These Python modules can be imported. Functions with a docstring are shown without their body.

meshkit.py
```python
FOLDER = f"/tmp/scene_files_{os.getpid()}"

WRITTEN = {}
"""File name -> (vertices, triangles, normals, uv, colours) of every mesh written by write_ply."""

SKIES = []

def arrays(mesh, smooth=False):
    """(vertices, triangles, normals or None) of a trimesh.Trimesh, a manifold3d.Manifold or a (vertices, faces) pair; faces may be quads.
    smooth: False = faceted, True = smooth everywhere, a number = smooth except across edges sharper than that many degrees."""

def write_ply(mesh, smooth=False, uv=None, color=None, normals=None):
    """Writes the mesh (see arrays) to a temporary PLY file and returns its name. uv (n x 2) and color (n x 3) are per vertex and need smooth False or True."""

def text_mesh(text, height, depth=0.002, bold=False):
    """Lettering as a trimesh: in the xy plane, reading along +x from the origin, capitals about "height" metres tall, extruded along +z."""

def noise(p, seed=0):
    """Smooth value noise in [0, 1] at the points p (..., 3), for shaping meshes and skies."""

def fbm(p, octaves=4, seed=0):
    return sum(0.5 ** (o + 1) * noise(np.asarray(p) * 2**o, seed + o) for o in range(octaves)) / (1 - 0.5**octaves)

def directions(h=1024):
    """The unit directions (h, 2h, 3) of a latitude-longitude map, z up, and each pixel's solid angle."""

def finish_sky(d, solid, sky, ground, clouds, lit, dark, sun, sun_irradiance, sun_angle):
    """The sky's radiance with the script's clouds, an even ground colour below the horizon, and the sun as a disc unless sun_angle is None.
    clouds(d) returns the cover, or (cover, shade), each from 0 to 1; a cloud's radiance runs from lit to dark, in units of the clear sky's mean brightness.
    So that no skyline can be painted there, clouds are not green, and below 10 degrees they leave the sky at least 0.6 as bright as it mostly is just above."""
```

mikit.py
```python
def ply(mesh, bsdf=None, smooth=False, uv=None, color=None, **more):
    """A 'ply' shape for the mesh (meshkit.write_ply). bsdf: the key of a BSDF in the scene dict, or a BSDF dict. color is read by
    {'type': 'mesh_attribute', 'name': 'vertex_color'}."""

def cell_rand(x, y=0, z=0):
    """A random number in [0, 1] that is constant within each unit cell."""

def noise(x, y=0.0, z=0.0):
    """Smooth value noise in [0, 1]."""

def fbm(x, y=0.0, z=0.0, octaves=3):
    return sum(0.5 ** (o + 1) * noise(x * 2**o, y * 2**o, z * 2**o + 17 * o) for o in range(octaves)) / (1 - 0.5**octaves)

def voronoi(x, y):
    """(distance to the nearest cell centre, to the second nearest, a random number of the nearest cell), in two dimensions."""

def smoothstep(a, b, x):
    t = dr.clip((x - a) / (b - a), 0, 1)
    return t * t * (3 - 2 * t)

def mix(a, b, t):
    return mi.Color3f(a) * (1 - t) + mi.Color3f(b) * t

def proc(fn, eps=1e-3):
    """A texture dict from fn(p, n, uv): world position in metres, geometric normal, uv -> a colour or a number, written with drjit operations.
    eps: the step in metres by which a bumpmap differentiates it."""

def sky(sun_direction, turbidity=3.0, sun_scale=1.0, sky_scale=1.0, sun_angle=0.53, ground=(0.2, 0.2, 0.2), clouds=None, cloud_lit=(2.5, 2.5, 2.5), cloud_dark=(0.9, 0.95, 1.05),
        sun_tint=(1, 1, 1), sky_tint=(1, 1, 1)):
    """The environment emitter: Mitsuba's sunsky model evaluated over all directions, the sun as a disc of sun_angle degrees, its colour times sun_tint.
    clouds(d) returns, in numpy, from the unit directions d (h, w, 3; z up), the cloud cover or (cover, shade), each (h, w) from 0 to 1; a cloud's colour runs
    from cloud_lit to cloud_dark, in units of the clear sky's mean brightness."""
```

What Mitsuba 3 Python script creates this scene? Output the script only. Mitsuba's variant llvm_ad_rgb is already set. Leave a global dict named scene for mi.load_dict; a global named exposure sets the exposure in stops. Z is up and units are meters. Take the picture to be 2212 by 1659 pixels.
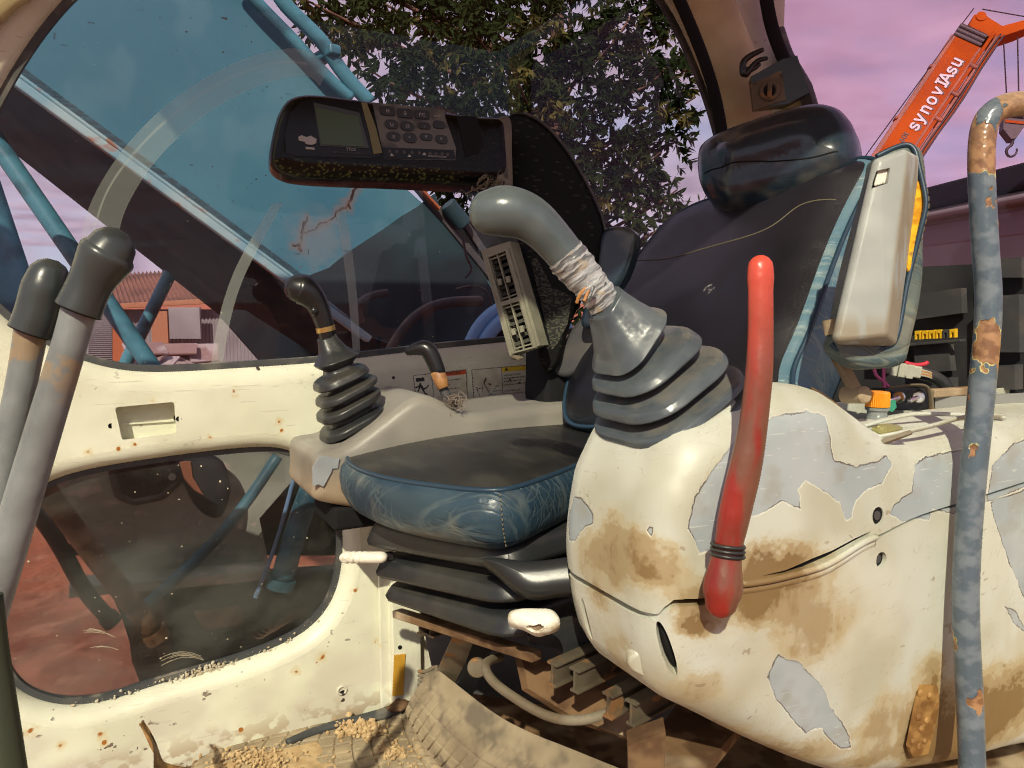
import math
import numpy as np
import trimesh
import manifold3d as m3
import drjit as dr
import mitsuba as mi
import mikit
import meshkit
from scipy.interpolate import CubicSpline, LinearNDInterpolator
from scipy.spatial import Delaunay
from shapely.geometry import Polygon, LineString
from shapely import contains_xy, distance, line_interpolate_point, line_locate_point, points as shp_points

# ------------------------------------------------------------------ camera, sky, exposure
YAW, PITCH, FOV = math.radians(28.0), math.radians(-6.0), 66.97
CAM = np.array([0.0, 0.0, 2.60])
FWD = np.array([math.sin(YAW) * math.cos(PITCH), math.cos(YAW) * math.cos(PITCH), math.sin(PITCH)])
RGT = np.array([math.cos(YAW), -math.sin(YAW), 0.0])
UPV = np.cross(RGT, FWD)
exposure = 1.8
SUN = np.array([-0.43, -0.64, 0.60])

scene, labels = {}, {}
scene["camera"] = {"type": "perspective", "fov": FOV, "fov_axis": "x", "near_clip": 0.05, "far_clip": 3000.0,
                   "to_world": mi.ScalarTransform4f().look_at(CAM.tolist(), (CAM + FWD).tolist(), [0, 0, 1])}


def cloud_cover(d):
    q = d / np.maximum(d[..., 2:3], 0.06)
    a = meshkit.fbm(np.stack([q[..., 0] * 0.9 + q[..., 1] * 0.5, q[..., 1] * 1.6 - q[..., 0] * 0.8, q[..., 2] * 0 + 3.0], -1), 5, 7)
    b = meshkit.fbm(np.stack([q[..., 0] * 2.6 - q[..., 1] * 0.7, q[..., 1] * 3.4 + q[..., 0], q[..., 2] * 0 + 9.0], -1), 4, 3)
    return np.clip(0.62 + 1.6 * (a - 0.42), 0, 1), np.clip(0.35 + 2.2 * (0.6 * a + 0.4 * b - 0.47), 0, 1)


scene["sky"] = mikit.sky(SUN.tolist(), turbidity=3.5, clouds=cloud_cover, cloud_lit=(2.6, 2.2, 2.35), cloud_dark=(1.35, 1.1, 1.35), ground=(0.22, 0.17, 0.14), sun_tint=(0.89, 1.02, 1.08))

# ------------------------------------------------------------------ measuring helpers (survey of the place)
FPX = 1106.0 / math.tan(math.radians(FOV) / 2)


def ray(px, py):
    return FWD + (px - 1106.0) / FPX * RGT - (py - 829.5) / FPX * UPV


def U(px, py, d):
    return CAM + d * ray(px, py)


def PY(px, py, y):
    r = ray(px, py)
    return CAM + r * (y / r[1])


def PX(px, py, x):
    r = ray(px, py)
    return CAM + r * (x / r[0])


def PZ(px, py, z):
    r = ray(px, py)
    return CAM + r * ((z - CAM[2]) / r[2])


def PL(px, py, o, n):
    r = ray(px, py)
    return CAM + r * (np.dot(np.asarray(o) - CAM, n) / np.dot(r, n))


def A(*a):
    return np.array(a, float)


def unit(v):
    v = np.asarray(v, float)
    return v / np.linalg.norm(v)


# ------------------------------------------------------------------ scene helpers
def numbered(key):
    if key not in scene and key not in labels:
        return key
    k = 1
    while f"{key}_{k:03d}" in scene or f"{key}_{k:03d}" in labels:
        k += 1
    return f"{key}_{k:03d}"


def add(key, mesh, bsdf, smooth=35, label=None, cat=None, kind=None, group=None, **more):
    key = numbered(key)
    if hasattr(mesh, "faces") and len(mesh.faces) == 0:
        raise ValueError("empty mesh " + key)
    scene[key] = mikit.ply(mesh, bsdf, smooth=smooth, **more)
    e = {k: v for k, v in (("label", label), ("category", cat), ("kind", kind), ("group", group)) if v}
    if e:
        labels[key] = e
    return key


def thing(key, label, cat, group=None):
    key = numbered(key)
    labels[key] = {"label": label, "category": cat}
    if group:
        labels[key]["group"] = group
    return key


def cat(*ms):
    ms = [m if isinstance(m, trimesh.Trimesh) else mf2tm(m) for m in ms if m is not None]
    return trimesh.util.concatenate(ms)


def mf2tm(m):
    q = m.to_mesh()
    return trimesh.Trimesh(np.array(q.vert_properties[:, :3]), np.array(q.tri_verts), process=False)


def tm2mf(t):
    t = trimesh.Trimesh(t.vertices, t.faces, process=True)
    t.merge_vertices(digits_vertex=6)
    t.fix_normals()
    r = m3.Manifold(m3.Mesh(np.asarray(t.vertices, np.float32), np.asarray(t.faces, np.uint32)))
    if not r.is_empty():
        return r
    t.update_faces(t.nondegenerate_faces(height=1e-12))
    t.fix_normals()
    t.remove_unreferenced_vertices()
    r = m3.Manifold(m3.Mesh(np.asarray(t.vertices, np.float32), np.asarray(t.faces, np.uint32)))
    if r.is_empty():
        raise ValueError(f"not a solid: {r.status()} watertight {t.is_watertight} {len(t.faces)}")
    return r



def spline(pts, n, closed=False):
    p = np.asarray(pts, float)
    if closed:
        p = np.vstack([p, p[:1]])
    t = np.r_[0, np.cumsum(np.linalg.norm(np.diff(p, axis=0), axis=1) ** 0.5)]
    cs = CubicSpline(t, p, bc_type="periodic" if closed else "natural")
    q = cs(np.linspace(0, t[-1], 8 * n))
    s = np.r_[0, np.cumsum(np.linalg.norm(np.diff(q, axis=0), axis=1))]
    w = np.linspace(0, s[-1], n, endpoint=not closed)
    return np.stack([np.interp(w, s, q[:, k]) for k in range(q.shape[1])], 1)


def polyres(pts, n, closed=False):
    p = np.asarray(pts, float)
    if closed:
        p = np.vstack([p, p[:1]])
    s = np.r_[0, np.cumsum(np.linalg.norm(np.diff(p, axis=0), axis=1))]
    w = np.linspace(0, s[-1], n, endpoint=not closed)
    return np.stack([np.interp(w, s, p[:, k]) for k in range(p.shape[1])], 1)


def frames(path, closed=False, up=None):
    p = np.asarray(path, float)
    t = np.gradient(p, axis=0) if not closed else np.roll(p, -1, 0) - np.roll(p, 1, 0)
    t /= np.maximum(np.linalg.norm(t, axis=1, keepdims=True), 1e-9)
    if up is not None:
        a = np.cross(np.broadcast_to(up, t.shape), t)
        a /= np.maximum(np.linalg.norm(a, axis=1, keepdims=True), 1e-9)
        return t, a, np.cross(t, a)
    a = np.zeros_like(p)
    v = np.cross(t[0], [0.31, 0.2, 0.93])
    a[0] = v / np.linalg.norm(v)
    for i in range(1, len(p)):
        v = a[i - 1] - t[i] * np.dot(a[i - 1], t[i])
        a[i] = v / np.linalg.norm(v)
    return t, a, np.cross(t, a)


def loft(rings, caps=True, closed=False):
    R = np.asarray(rings, float)
    k, n = R.shape[:2]
    v = R.reshape(-1, 3)
    f = []
    for i in range(k if closed else k - 1):
        a, b = i * n + np.arange(n), ((i + 1) % k) * n + np.arange(n)
        a2, b2 = np.roll(a, -1), np.roll(b, -1)
        f += [np.stack([a, a2, b2], 1), np.stack([a, b2, b], 1)]
    if caps and not closed:
        c0, c1 = len(v), len(v) + 1
        v = np.vstack([v, R[0].mean(0), R[-1].mean(0)])
        a = np.arange(n)
        f.append(np.stack([np.roll(a, -1), a, np.full(n, c0)], 1))
        a = (k - 1) * n + np.arange(n)
        f.append(np.stack([a, np.roll(a, -1), np.full(n, c1)], 1))
    m = trimesh.Trimesh(v, np.vstack(f), process=False)
    if m.volume < 0:
        m.invert()
    return m


def tube(path, r, n=14, closed=False, round_ends=False, round_start=False, flat=1.0, up=None, prof=None):
    """A tube along a path; r is one radius or one per point; flat squashes it along the second axis."""
    p = np.asarray(path, float)
    r = np.broadcast_to(np.asarray(r, float), (len(p),)).copy()
    if round_ends and not closed:
        d0, d1 = unit(p[0] - p[1]), unit(p[-1] - p[-2])
        th = np.radians([75, 50, 25])
        h = [p[0] + d0 * r[0] * math.sin(a) for a in th]
        g = [p[-1] + d1 * r[-1] * math.sin(a) for a in th[::-1]]
        p = np.vstack([h, p, g])
        r = np.r_[r[0] * np.cos(th), r, r[-1] * np.cos(th[::-1])]
    if round_start:
        d0, th = unit(p[0] - p[1]), np.radians([75, 50, 25])
        p = np.vstack([[p[0] + d0 * r[0] * math.sin(a) for a in th], p])
        r = np.r_[r[0] * np.cos(th), r]
    t, a, b = frames(p, closed, up)
    ang = np.arange(n) / n * 2 * np.pi
    c, s = np.cos(ang), np.sin(ang)
    if prof is not None:
        c, s = prof[:, 0], prof[:, 1]
    rings = p[:, None] + r[:, None, None] * (a[:, None] * c[None, :, None] + flat * b[:, None] * s[None, :, None])
    return loft(rings, True, closed)


def rounded_box(size, bev, seg=2):
    """A box round the origin with rounded edges (hull of corner spheres)."""
    s = np.asarray(size, float) / 2 - bev
    ball = trimesh.creation.icosphere(subdivisions=seg - 1, radius=bev).vertices
    pts = np.vstack([ball + s * np.array([i, j, k]) for i in (-1, 1) for j in (-1, 1) for k in (-1, 1)])
    return trimesh.convex.convex_hull(pts)


def placed(mesh, o, ex, ey, ez):
    m = mesh.copy()
    M = np.eye(4)
    M[:3, 0], M[:3, 1], M[:3, 2], M[:3, 3] = ex, ey, ez, o
    m.apply_transform(M)
    return m


def frame_from(n, up=(0, 0, 1)):
    n = unit(n)
    ex = unit(np.cross(up, n))
    return ex, np.cross(n, ex), n


def hull(pts):
    return trimesh.convex.convex_hull(np.asarray(pts, float))


def strip_box(a, b, w, h, up=(0, 0, 1), bev=0.15):
    """A bar from a to b, w wide and h high."""
    a, b = np.asarray(a, float), np.asarray(b, float)
    L = np.linalg.norm(b - a)
    ez = (b - a) / L
    ex = unit(np.cross(up, ez))
    ey = np.cross(ez, ex)
    return placed(rounded_box((w, h, L), bev * min(w, h)), (a + b) / 2, ex, ey, ez)


def smooth_poly(pts, r):
    g = Polygon(pts).buffer(-r).buffer(2 * r).buffer(-r)
    return np.array(g.exterior.coords)[:-1]


def fill(out, h, fn=None):
    """Triangulates the inside of a closed 2-D outline with a grid of spacing h. Returns (points, triangles); the outline comes first."""
    g = Polygon(out)
    x0, y0, x1, y1 = g.bounds
    X, Y = np.meshgrid(np.arange(x0 + h / 2, x1, h), np.arange(y0 + h / 2, y1, h * 0.87))
    X = X + (np.arange(len(X)) % 2)[:, None] * h / 2
    q = np.stack([X.ravel(), Y.ravel()], 1)
    inner = g.buffer(-0.55 * h)
    q = q[contains_xy(inner, q[:, 0], q[:, 1])]
    p = np.vstack([out, q])
    tri = Delaunay(p).simplices
    c = p[tri].mean(1)
    tri = tri[contains_xy(g, c[:, 0], c[:, 1])]
    e1, e2 = p[tri[:, 1]] - p[tri[:, 0]], p[tri[:, 2]] - p[tri[:, 0]]
    ar = e1[:, 0] * e2[:, 1] - e1[:, 1] * e2[:, 0]
    tri = tri[np.abs(ar) > 1e-12]
    ar = ar[np.abs(ar) > 1e-12]
    tri[ar < 0] = tri[ar < 0][:, ::-1]
    return p, tri


def shell(R):
    """Quads between rings that run counter-clockwise round the outward axis, front ring first."""
    R = np.asarray(R, float)
    k, n = R.shape[:2]
    f = []
    for i in range(k - 1):
        a, b = i * n + np.arange(n), (i + 1) * n + np.arange(n)
        a2, b2 = np.roll(a, -1), np.roll(b, -1)
        f += [np.stack([a, b2, a2], 1), np.stack([a, b, b2], 1)]
    return trimesh.Trimesh(R.reshape(-1, 3), np.vstack(f), process=False)


def inset(q, d):
    """The closed outline q moved inwards by d, with as many points and no crossings."""
    if d < 1e-7:
        return q
    g = Polygon(q).buffer(-d, quad_segs=16)
    if g.is_empty:
        raise ValueError("edge radius too large")
    g = max(getattr(g, "geoms", [g]), key=lambda a: a.area)
    e = g.exterior if g.exterior.is_ccw else LineString(np.array(g.exterior.coords)[::-1])
    s = line_locate_point(e, shp_points(q))
    L, n = e.length, len(q)
    s = np.unwrap(s * 2 * np.pi / L) * L / 2 / np.pi
    u = s[0] + np.arange(n) / n * L
    s = 0.85 * np.maximum.accumulate(np.minimum(s, s[0] + L)) + 0.15 * u
    return np.array([[a.x, a.y] for a in line_interpolate_point(e, np.mod(s, L))])


def pillow(pts3, nrm, thick, r, n=140, smooth=True, bulge=0.0, rb=None, h=None, bump=None, part=None, side=None, ease=None):
    """A thick rounded body: pts3 is its outline, nrm points out of its front face, r the front edge radius (one or one per outline point),
    rb that of the back. side: own list of (outward, depth) rings instead. part: 'front' or 'rest' gives only that piece."""
    pts3 = np.asarray(pts3, float)
    nrm = unit(nrm)
    o = pts3.mean(0)
    ex = unit(np.cross([0, 0, 1.0], nrm)) if abs(nrm[2]) < 0.95 else unit(np.cross([0, 1.0, 0], nrm))
    ey = np.cross(nrm, ex)
    q = np.stack([(pts3 - o) @ ex, (pts3 - o) @ ey], 1)
    rr = np.broadcast_to(np.asarray(r, float), (len(q),))
    q3 = np.c_[q, rr]
    if Polygon(q).exterior.is_ccw is False:
        q3 = q3[::-1]
    q3 = spline(q3, n, True) if smooth else polyres(q3, n, True)
    q, rr = q3[:, :2], np.maximum(q3[:, 2], 1e-4)
    t = np.roll(q, -1, 0) - np.roll(q, 1, 0)
    t /= np.linalg.norm(t, axis=1, keepdims=True)
    nn = np.stack([t[:, 1], -t[:, 0]], 1)
    if side is None:
        while Polygon(q).buffer(-1.12 * rr.mean()).area < 0.04 * Polygon(q).area:
            rr = rr * 0.9
    rb = np.minimum(rr, thick * 0.45) if rb is None else np.full(len(q), rb)
    rings = []
    if side is None:
        for a in np.radians([0, 18, 36, 54, 72, 90]):
            rings.append((inset(q, rr.mean() * (1 - math.sin(a))), rr * (1 - np.cos(a))))
        for a in np.radians([90, 60, 30, 0]):
            rings.append((inset(q, rb.mean() * (1 - math.sin(a))), thick - rb * (1 - np.cos(a))))
    else:
        for off, dep in side:
            rings.append((inset(q, -off) if off < 0 else q + nn * off, np.full(len(q), dep)))
    to3 = lambda p2, dep: o + p2[:, :1] * ex + p2[:, 1:2] * ey - np.asarray(dep)[:, None] * nrm
    h = h or np.sqrt(Polygon(q).area) / 14

    def cap(ring, sign, amp):
        p, tri = fill(ring[0], h)
        g = Polygon(ring[0])
        dist = distance(g.exterior, shp_points(p))
        dmax = max(dist.max(), 1e-9)
        u = np.clip(dist / (ease or dmax), 0, 1)
        dep = np.r_[ring[1], np.full(len(p) - len(ring[1]), 0.0)]
        if len(p) > len(ring[1]):
            idx = np.argmin(((p[len(ring[1]):, None] - ring[0][None, ::3]) ** 2).sum(-1), 1) * 3
            dep[len(ring[1]):] = ring[1][np.minimum(idx, len(ring[1]) - 1)]
        dep = dep - sign * amp * (1 - (1 - u) ** 2)
        if bump is not None and sign > 0:
            dep = dep - bump(p) * np.clip(dist / 0.02, 0, 1)
        return to3(p, dep), (tri if sign > 0 else tri[:, ::-1])

    fv, ff = cap(rings[0], 1, bulge)
    front = trimesh.Trimesh(fv, ff, process=False)
    if part == "front":
        return front
    R = np.array([to3(*k) for k in rings])
    body = shell(R)
    bv, bf = cap(rings[-1], -1, 0)
    back = trimesh.Trimesh(bv, bf, process=False)
    if part == "rest":
        return trimesh.util.concatenate([body, back])
    m = trimesh.util.concatenate([front, body, back])
    m.merge_vertices(digits_vertex=7)
    return m


def outline_of(pts3, nrm, off, dep, n=140):
    """The curve that follows an outline (as in pillow), off outwards and dep behind its plane."""
    pts3 = np.asarray(pts3, float)
    nrm = unit(nrm)
    o = pts3.mean(0)
    ex = unit(np.cross([0, 0, 1.0], nrm)) if abs(nrm[2]) < 0.95 else unit(np.cross([0, 1.0, 0], nrm))
    ey = np.cross(nrm, ex)
    q = np.stack([(pts3 - o) @ ex, (pts3 - o) @ ey], 1)
    if Polygon(q).exterior.is_ccw is False:
        q = q[::-1]
    q = spline(q, n, True)
    t = np.roll(q, -1, 0) - np.roll(q, 1, 0)
    t /= np.linalg.norm(t, axis=1, keepdims=True)
    q = q + np.stack([t[:, 1], -t[:, 0]], 1) * off
    return o + q[:, :1] * ex + q[:, 1:] * ey - dep * nrm


def prism(pts3, direction):
    """A solid: a planar outline (not necessarily convex) swept by a vector."""
    pts3, direction = np.asarray(pts3, float), np.asarray(direction, float)
    nrm = unit(direction)
    o = pts3[0]
    ex = unit(np.cross([0.2, 0.1, 0.97], nrm))
    ey = np.cross(nrm, ex)
    q = np.stack([(pts3 - o) @ ex, (pts3 - o) @ ey], 1)
    m = trimesh.creation.extrude_polygon(Polygon(q).buffer(0), np.linalg.norm(direction), engine="earcut")
    return placed(m, o + ((pts3 - o) @ nrm).mean() * nrm, ex, ey, nrm)


def hit(mesh, px, py, normal=False):
    """Where the sight line through a surveyed image point meets a mesh."""
    d = ray(px, py)
    v = mesh.vertices[mesh.faces]
    e1, e2 = v[:, 1] - v[:, 0], v[:, 2] - v[:, 0]
    h = np.cross(d, e2)
    det = (e1 * h).sum(1)
    det = np.where(np.abs(det) < 1e-14, 1e-14, det)
    s = CAM - v[:, 0]
    u = (s * h).sum(1) / det
    q = np.cross(s, e1)
    w = (q @ d) / det
    t = (e2 * q).sum(1) / det
    ok = (u >= -1e-6) & (w >= -1e-6) & (u + w <= 1 + 1e-6) & (t > 0)
    if not ok.any():
        return None
    i = np.where(ok)[0][np.argmin(t[ok])]
    return (CAM + d * t[i], unit(np.cross(e1[i], e2[i]))) if normal else CAM + d * t[i]


def drape(pts, mesh, n, lift):
    """Lays a curve on a mesh along the direction n."""
    ex, ey, ez = frame_from(n)
    q = mesh.vertices
    f = LinearNDInterpolator(np.stack([q @ ex, q @ ey], 1), q @ ez)
    pts = np.asarray(pts)
    z = f(np.stack([pts @ ex, pts @ ey], 1))
    z = np.where(np.isfinite(z), z, pts @ ez)
    return (pts @ ex)[:, None] * ex + (pts @ ey)[:, None] * ey + (z + lift)[:, None] * ez


def mball(c, r, sub=3):
    m = trimesh.creation.icosphere(subdivisions=sub, radius=1.0)
    m.vertices = m.vertices * np.asarray(r) + np.asarray(c)
    return m


def cyl(a, b, r, n=24, bev=0.0):
    a, b = np.asarray(a, float), np.asarray(b, float)
    d = unit(b - a)
    if bev:
        return tube(np.array([a, a + d * bev, b - d * bev, b]), [r - bev, r, r, r - bev], n)
    return tube(np.array([a, b]), r, n)


def line_text(s, o, ex, ey, height, lift=0.0005, bold=False):
    m = meshkit.text_mesh(s, height, 0.0004, bold)
    return placed(m, np.asarray(o) + np.cross(ex, ey) * lift, ex, ey, np.cross(ex, ey))


rng = np.random.default_rng(11)

# ------------------------------------------------------------------ materials
N3 = lambda p, s, o=3: mikit.fbm(p.x * s, p.y * s, p.z * s, o)
SS, MIX = mikit.smoothstep, mikit.mix


def sdf(x, y, pts):
    """Signed distance to a polygon, negative inside."""
    d, s = mi.Float(1e9), mi.Float(1.0)
    n = len(pts)
    for i in range(n):
        ax, ay = pts[i]
        bx, by = pts[i - 1]
        ex, ey, wx, wy = bx - ax, by - ay, x - ax, y - ay
        k = dr.clip((wx * ex + wy * ey) / (ex * ex + ey * ey + 1e-12), 0, 1)
        d = dr.minimum(d, dr.square(wx - ex * k) + dr.square(wy - ey * k))
        c1, c2, c3 = y >= ay, y < by, ex * wy > ey * wx
        flip = (c1 & c2 & c3) | (~c1 & ~c2 & ~c3)
        s = dr.select(flip, -s, s)
    return s * dr.sqrt(d)


def lines(x, y, pl):
    d = mi.Float(1e9)
    for i in range(len(pl) - 1):
        (ax, ay), (bx, by) = pl[i], pl[i + 1]
        ex, ey, wx, wy = bx - ax, by - ay, x - ax, y - ay
        k = dr.clip((wx * ex + wy * ey) / (ex * ex + ey * ey + 1e-12), 0, 1)
        d = dr.minimum(d, dr.square(wx - ex * k) + dr.square(wy - ey * k))
    return dr.sqrt(d)


def rgb(*c):
    return {"type": "rgb", "value": list(c)}


def mat(name, color, rough=0.5, metallic=0.0, spec=0.5, bump=None, bscale=1.0, eps=1e-3, two=True, **more):
    c = color if isinstance(color, dict) else (mikit.proc(color) if callable(color) else rgb(*color))
    r = mikit.proc(rough) if callable(rough) else float(rough)
    b = {"type": "principled", "base_color": c, "roughness": r, "metallic": float(metallic), "specular": float(spec), **more}
    if bump is not None:
        b = {"type": "bumpmap", "arbitrary": mikit.proc(bump, eps), "scale": float(bscale), "bsdf": b}
    scene[name] = {"type": "twosided", "bsdf": b} if two else b
    return name
YW = 1.72            # inner face of the cab's right-hand wall
FLOOR = 1.615        # cab floor
ROOF = 3.78
XR = 1.82            # rear wall of the cab


def XZ(px, py, y=YW):
    q = PY(px, py, y)
    return float(q[0]), float(q[2])


RUST_SPOTS = [(*XZ(a, b), s) for a, b, s in ((768, 1277, .006), (811, 1388, .005), (697, 1420, .008), (683, 1432, .006), (602, 912, .006), (607, 930, .003), (505, 846, .006), (65, 1580, .008),
              (216, 1585, .008), (226, 1603, .006), (130, 1612, .006), (190, 975, .005), (255, 970, .003), (378, 905, .003), (292, 958, .004), (330, 866, .003), (455, 945, .004), (640, 1452, .007), (520, 1575, .007))]
SCRAPES = [(*XZ(a, b), s) for a, b, s in ((1165, 1500, .004), (740, 1497, .005), (742, 1513, .004), (560, 795, .004), (1120, 790, .003), (850, 815, .003), (1030, 812, .003))]


def wall_color(p, n, uv):
    f = N3(p, 7.0, 3)
    c = MIX((0.68, 0.685, 0.55), (0.58, 0.58, 0.45), SS(0.35, 0.75, f))
    fine = N3(p, 75.0, 3)
    low = SS(1.98, 1.68, p.z)
    c = MIX(c, (0.52, 0.47, 0.40), 0.55 * low * SS(0.40, 0.65, N3(p, 11.0, 3)))
    c = MIX(c, (0.36, 0.27, 0.17), 0.8 * SS(1.70, 1.62, p.z) * SS(0.42, 0.55, N3(p, 40.0, 3)))
    chip = SS(0.72, 0.75, fine) * SS(0.55, 0.62, N3(p, 13.0, 2))
    c = MIX(c, (0.16, 0.12, 0.09), chip * (0.35 + 0.65 * low))
    scr = 0.6 * SS(0.86, 0.90, mikit.noise(p.x * 26.0 + p.z * 8, p.y * 40.0, p.z * 260.0)) * SS(0.5, 0.6, N3(p, 9.0, 2))
    c = MIX(c, (0.32, 0.29, 0.23), 0.6 * scr)
    w = 0.010 * (mikit.noise(p.x * 90, p.y * 90, p.z * 90) - 0.5)
    for x, z, s in RUST_SPOTS:
        d = dr.sqrt(dr.square(p.x - x) + dr.square(p.z - z)) + w
        c = MIX(c, (0.55, 0.40, 0.14), 0.55 * SS(s * 2.4, s * 0.5, d) * SS(0.25, 0.6, fine))
        c = MIX(c, (0.33, 0.12, 0.02), SS(s * 0.8, s * 0.25, d))
    for x, z, s in SCRAPES:
        d = dr.sqrt(dr.square(p.x - x) + dr.square(p.z - z)) + w
        c = MIX(c, (0.05, 0.04, 0.03), SS(s, s * 0.7, d))
    return c


mat("cream_wall_paint", wall_color, rough=0.42, spec=0.45, bump=lambda p, n, uv: N3(p, 18.0, 2) * 0.0025 + N3(p, 160.0, 2) * 0.0003, eps=1e-3)
mat("pillar_paint", lambda p, n, uv: MIX((0.52, 0.48, 0.26), (0.42, 0.36, 0.185), SS(0.3, 0.7, N3(p, 9.0))), rough=0.5)


def dusty(base, dust, amount=0.6, s=30.0, lo=0.35, hi=0.7):
    def fn(p, n, uv):
        up = SS(0.1, 0.9, n.z)
        t = SS(lo, hi, N3(p, s)) * (0.25 + 0.75 * up) * amount
        return MIX(base, dust, t)
    return fn


mat("seal_rubber", dusty((0.045, 0.048, 0.05), (0.33, 0.29, 0.22), 0.75, 24.0, 0.45, 0.8), rough=0.6)
mat("black_rubber", dusty((0.018, 0.020, 0.022), (0.20, 0.17, 0.12), 0.16, 14.0), rough=0.38, bump=lambda p, n, uv: N3(p, 90.0, 2) * 0.0006)
mat("boot_rubber", lambda p, n, uv: MIX(MIX((0.060, 0.074, 0.086), (0.092, 0.108, 0.120), SS(0.4, 0.7, N3(p, 22.0))), (0.24, 0.20, 0.145), 0.42 * SS(0.70, 0.98, n.z + 0.35 * (N3(p, 60.0) - 0.5))),
    rough=lambda p, n, uv: 0.22 + 0.22 * SS(0.4, 0.7, N3(p, 35.0)), bump=lambda p, n, uv: N3(p, 110.0, 2) * 0.0005)
mat("smooth_rubber", (0.022, 0.024, 0.026), rough=0.33)
mat("black_plastic", (0.012, 0.012, 0.013), rough=0.28)
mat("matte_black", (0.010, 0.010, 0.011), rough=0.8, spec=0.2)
mat("dark_steel", dusty((0.05, 0.05, 0.055), (0.20, 0.16, 0.11), 0.6, 20.0), rough=0.6, metallic=0.0)
mat("rust_steel", lambda p, n, uv: MIX(MIX((0.19, 0.115, 0.06), (0.095, 0.052, 0.028), SS(0.35, 0.65, N3(p, 30.0))), (0.42, 0.33, 0.22), SS(0.5, 0.72, N3(p, 9.0))), rough=0.8, spec=0.2,
    bump=lambda p, n, uv: N3(p, 140.0, 3) * 0.0012)
mat("dusty_cream_steel", lambda p, n, uv: MIX(MIX((0.20, 0.172, 0.125), (0.125, 0.096, 0.062), SS(0.35, 0.65, N3(p, 14.0))), (0.26, 0.13, 0.05), SS(0.60, 0.74, N3(p, 34.0))), rough=0.7, spec=0.25)
mat("chrome", (0.75, 0.75, 0.74), rough=0.12, metallic=1.0)


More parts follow.
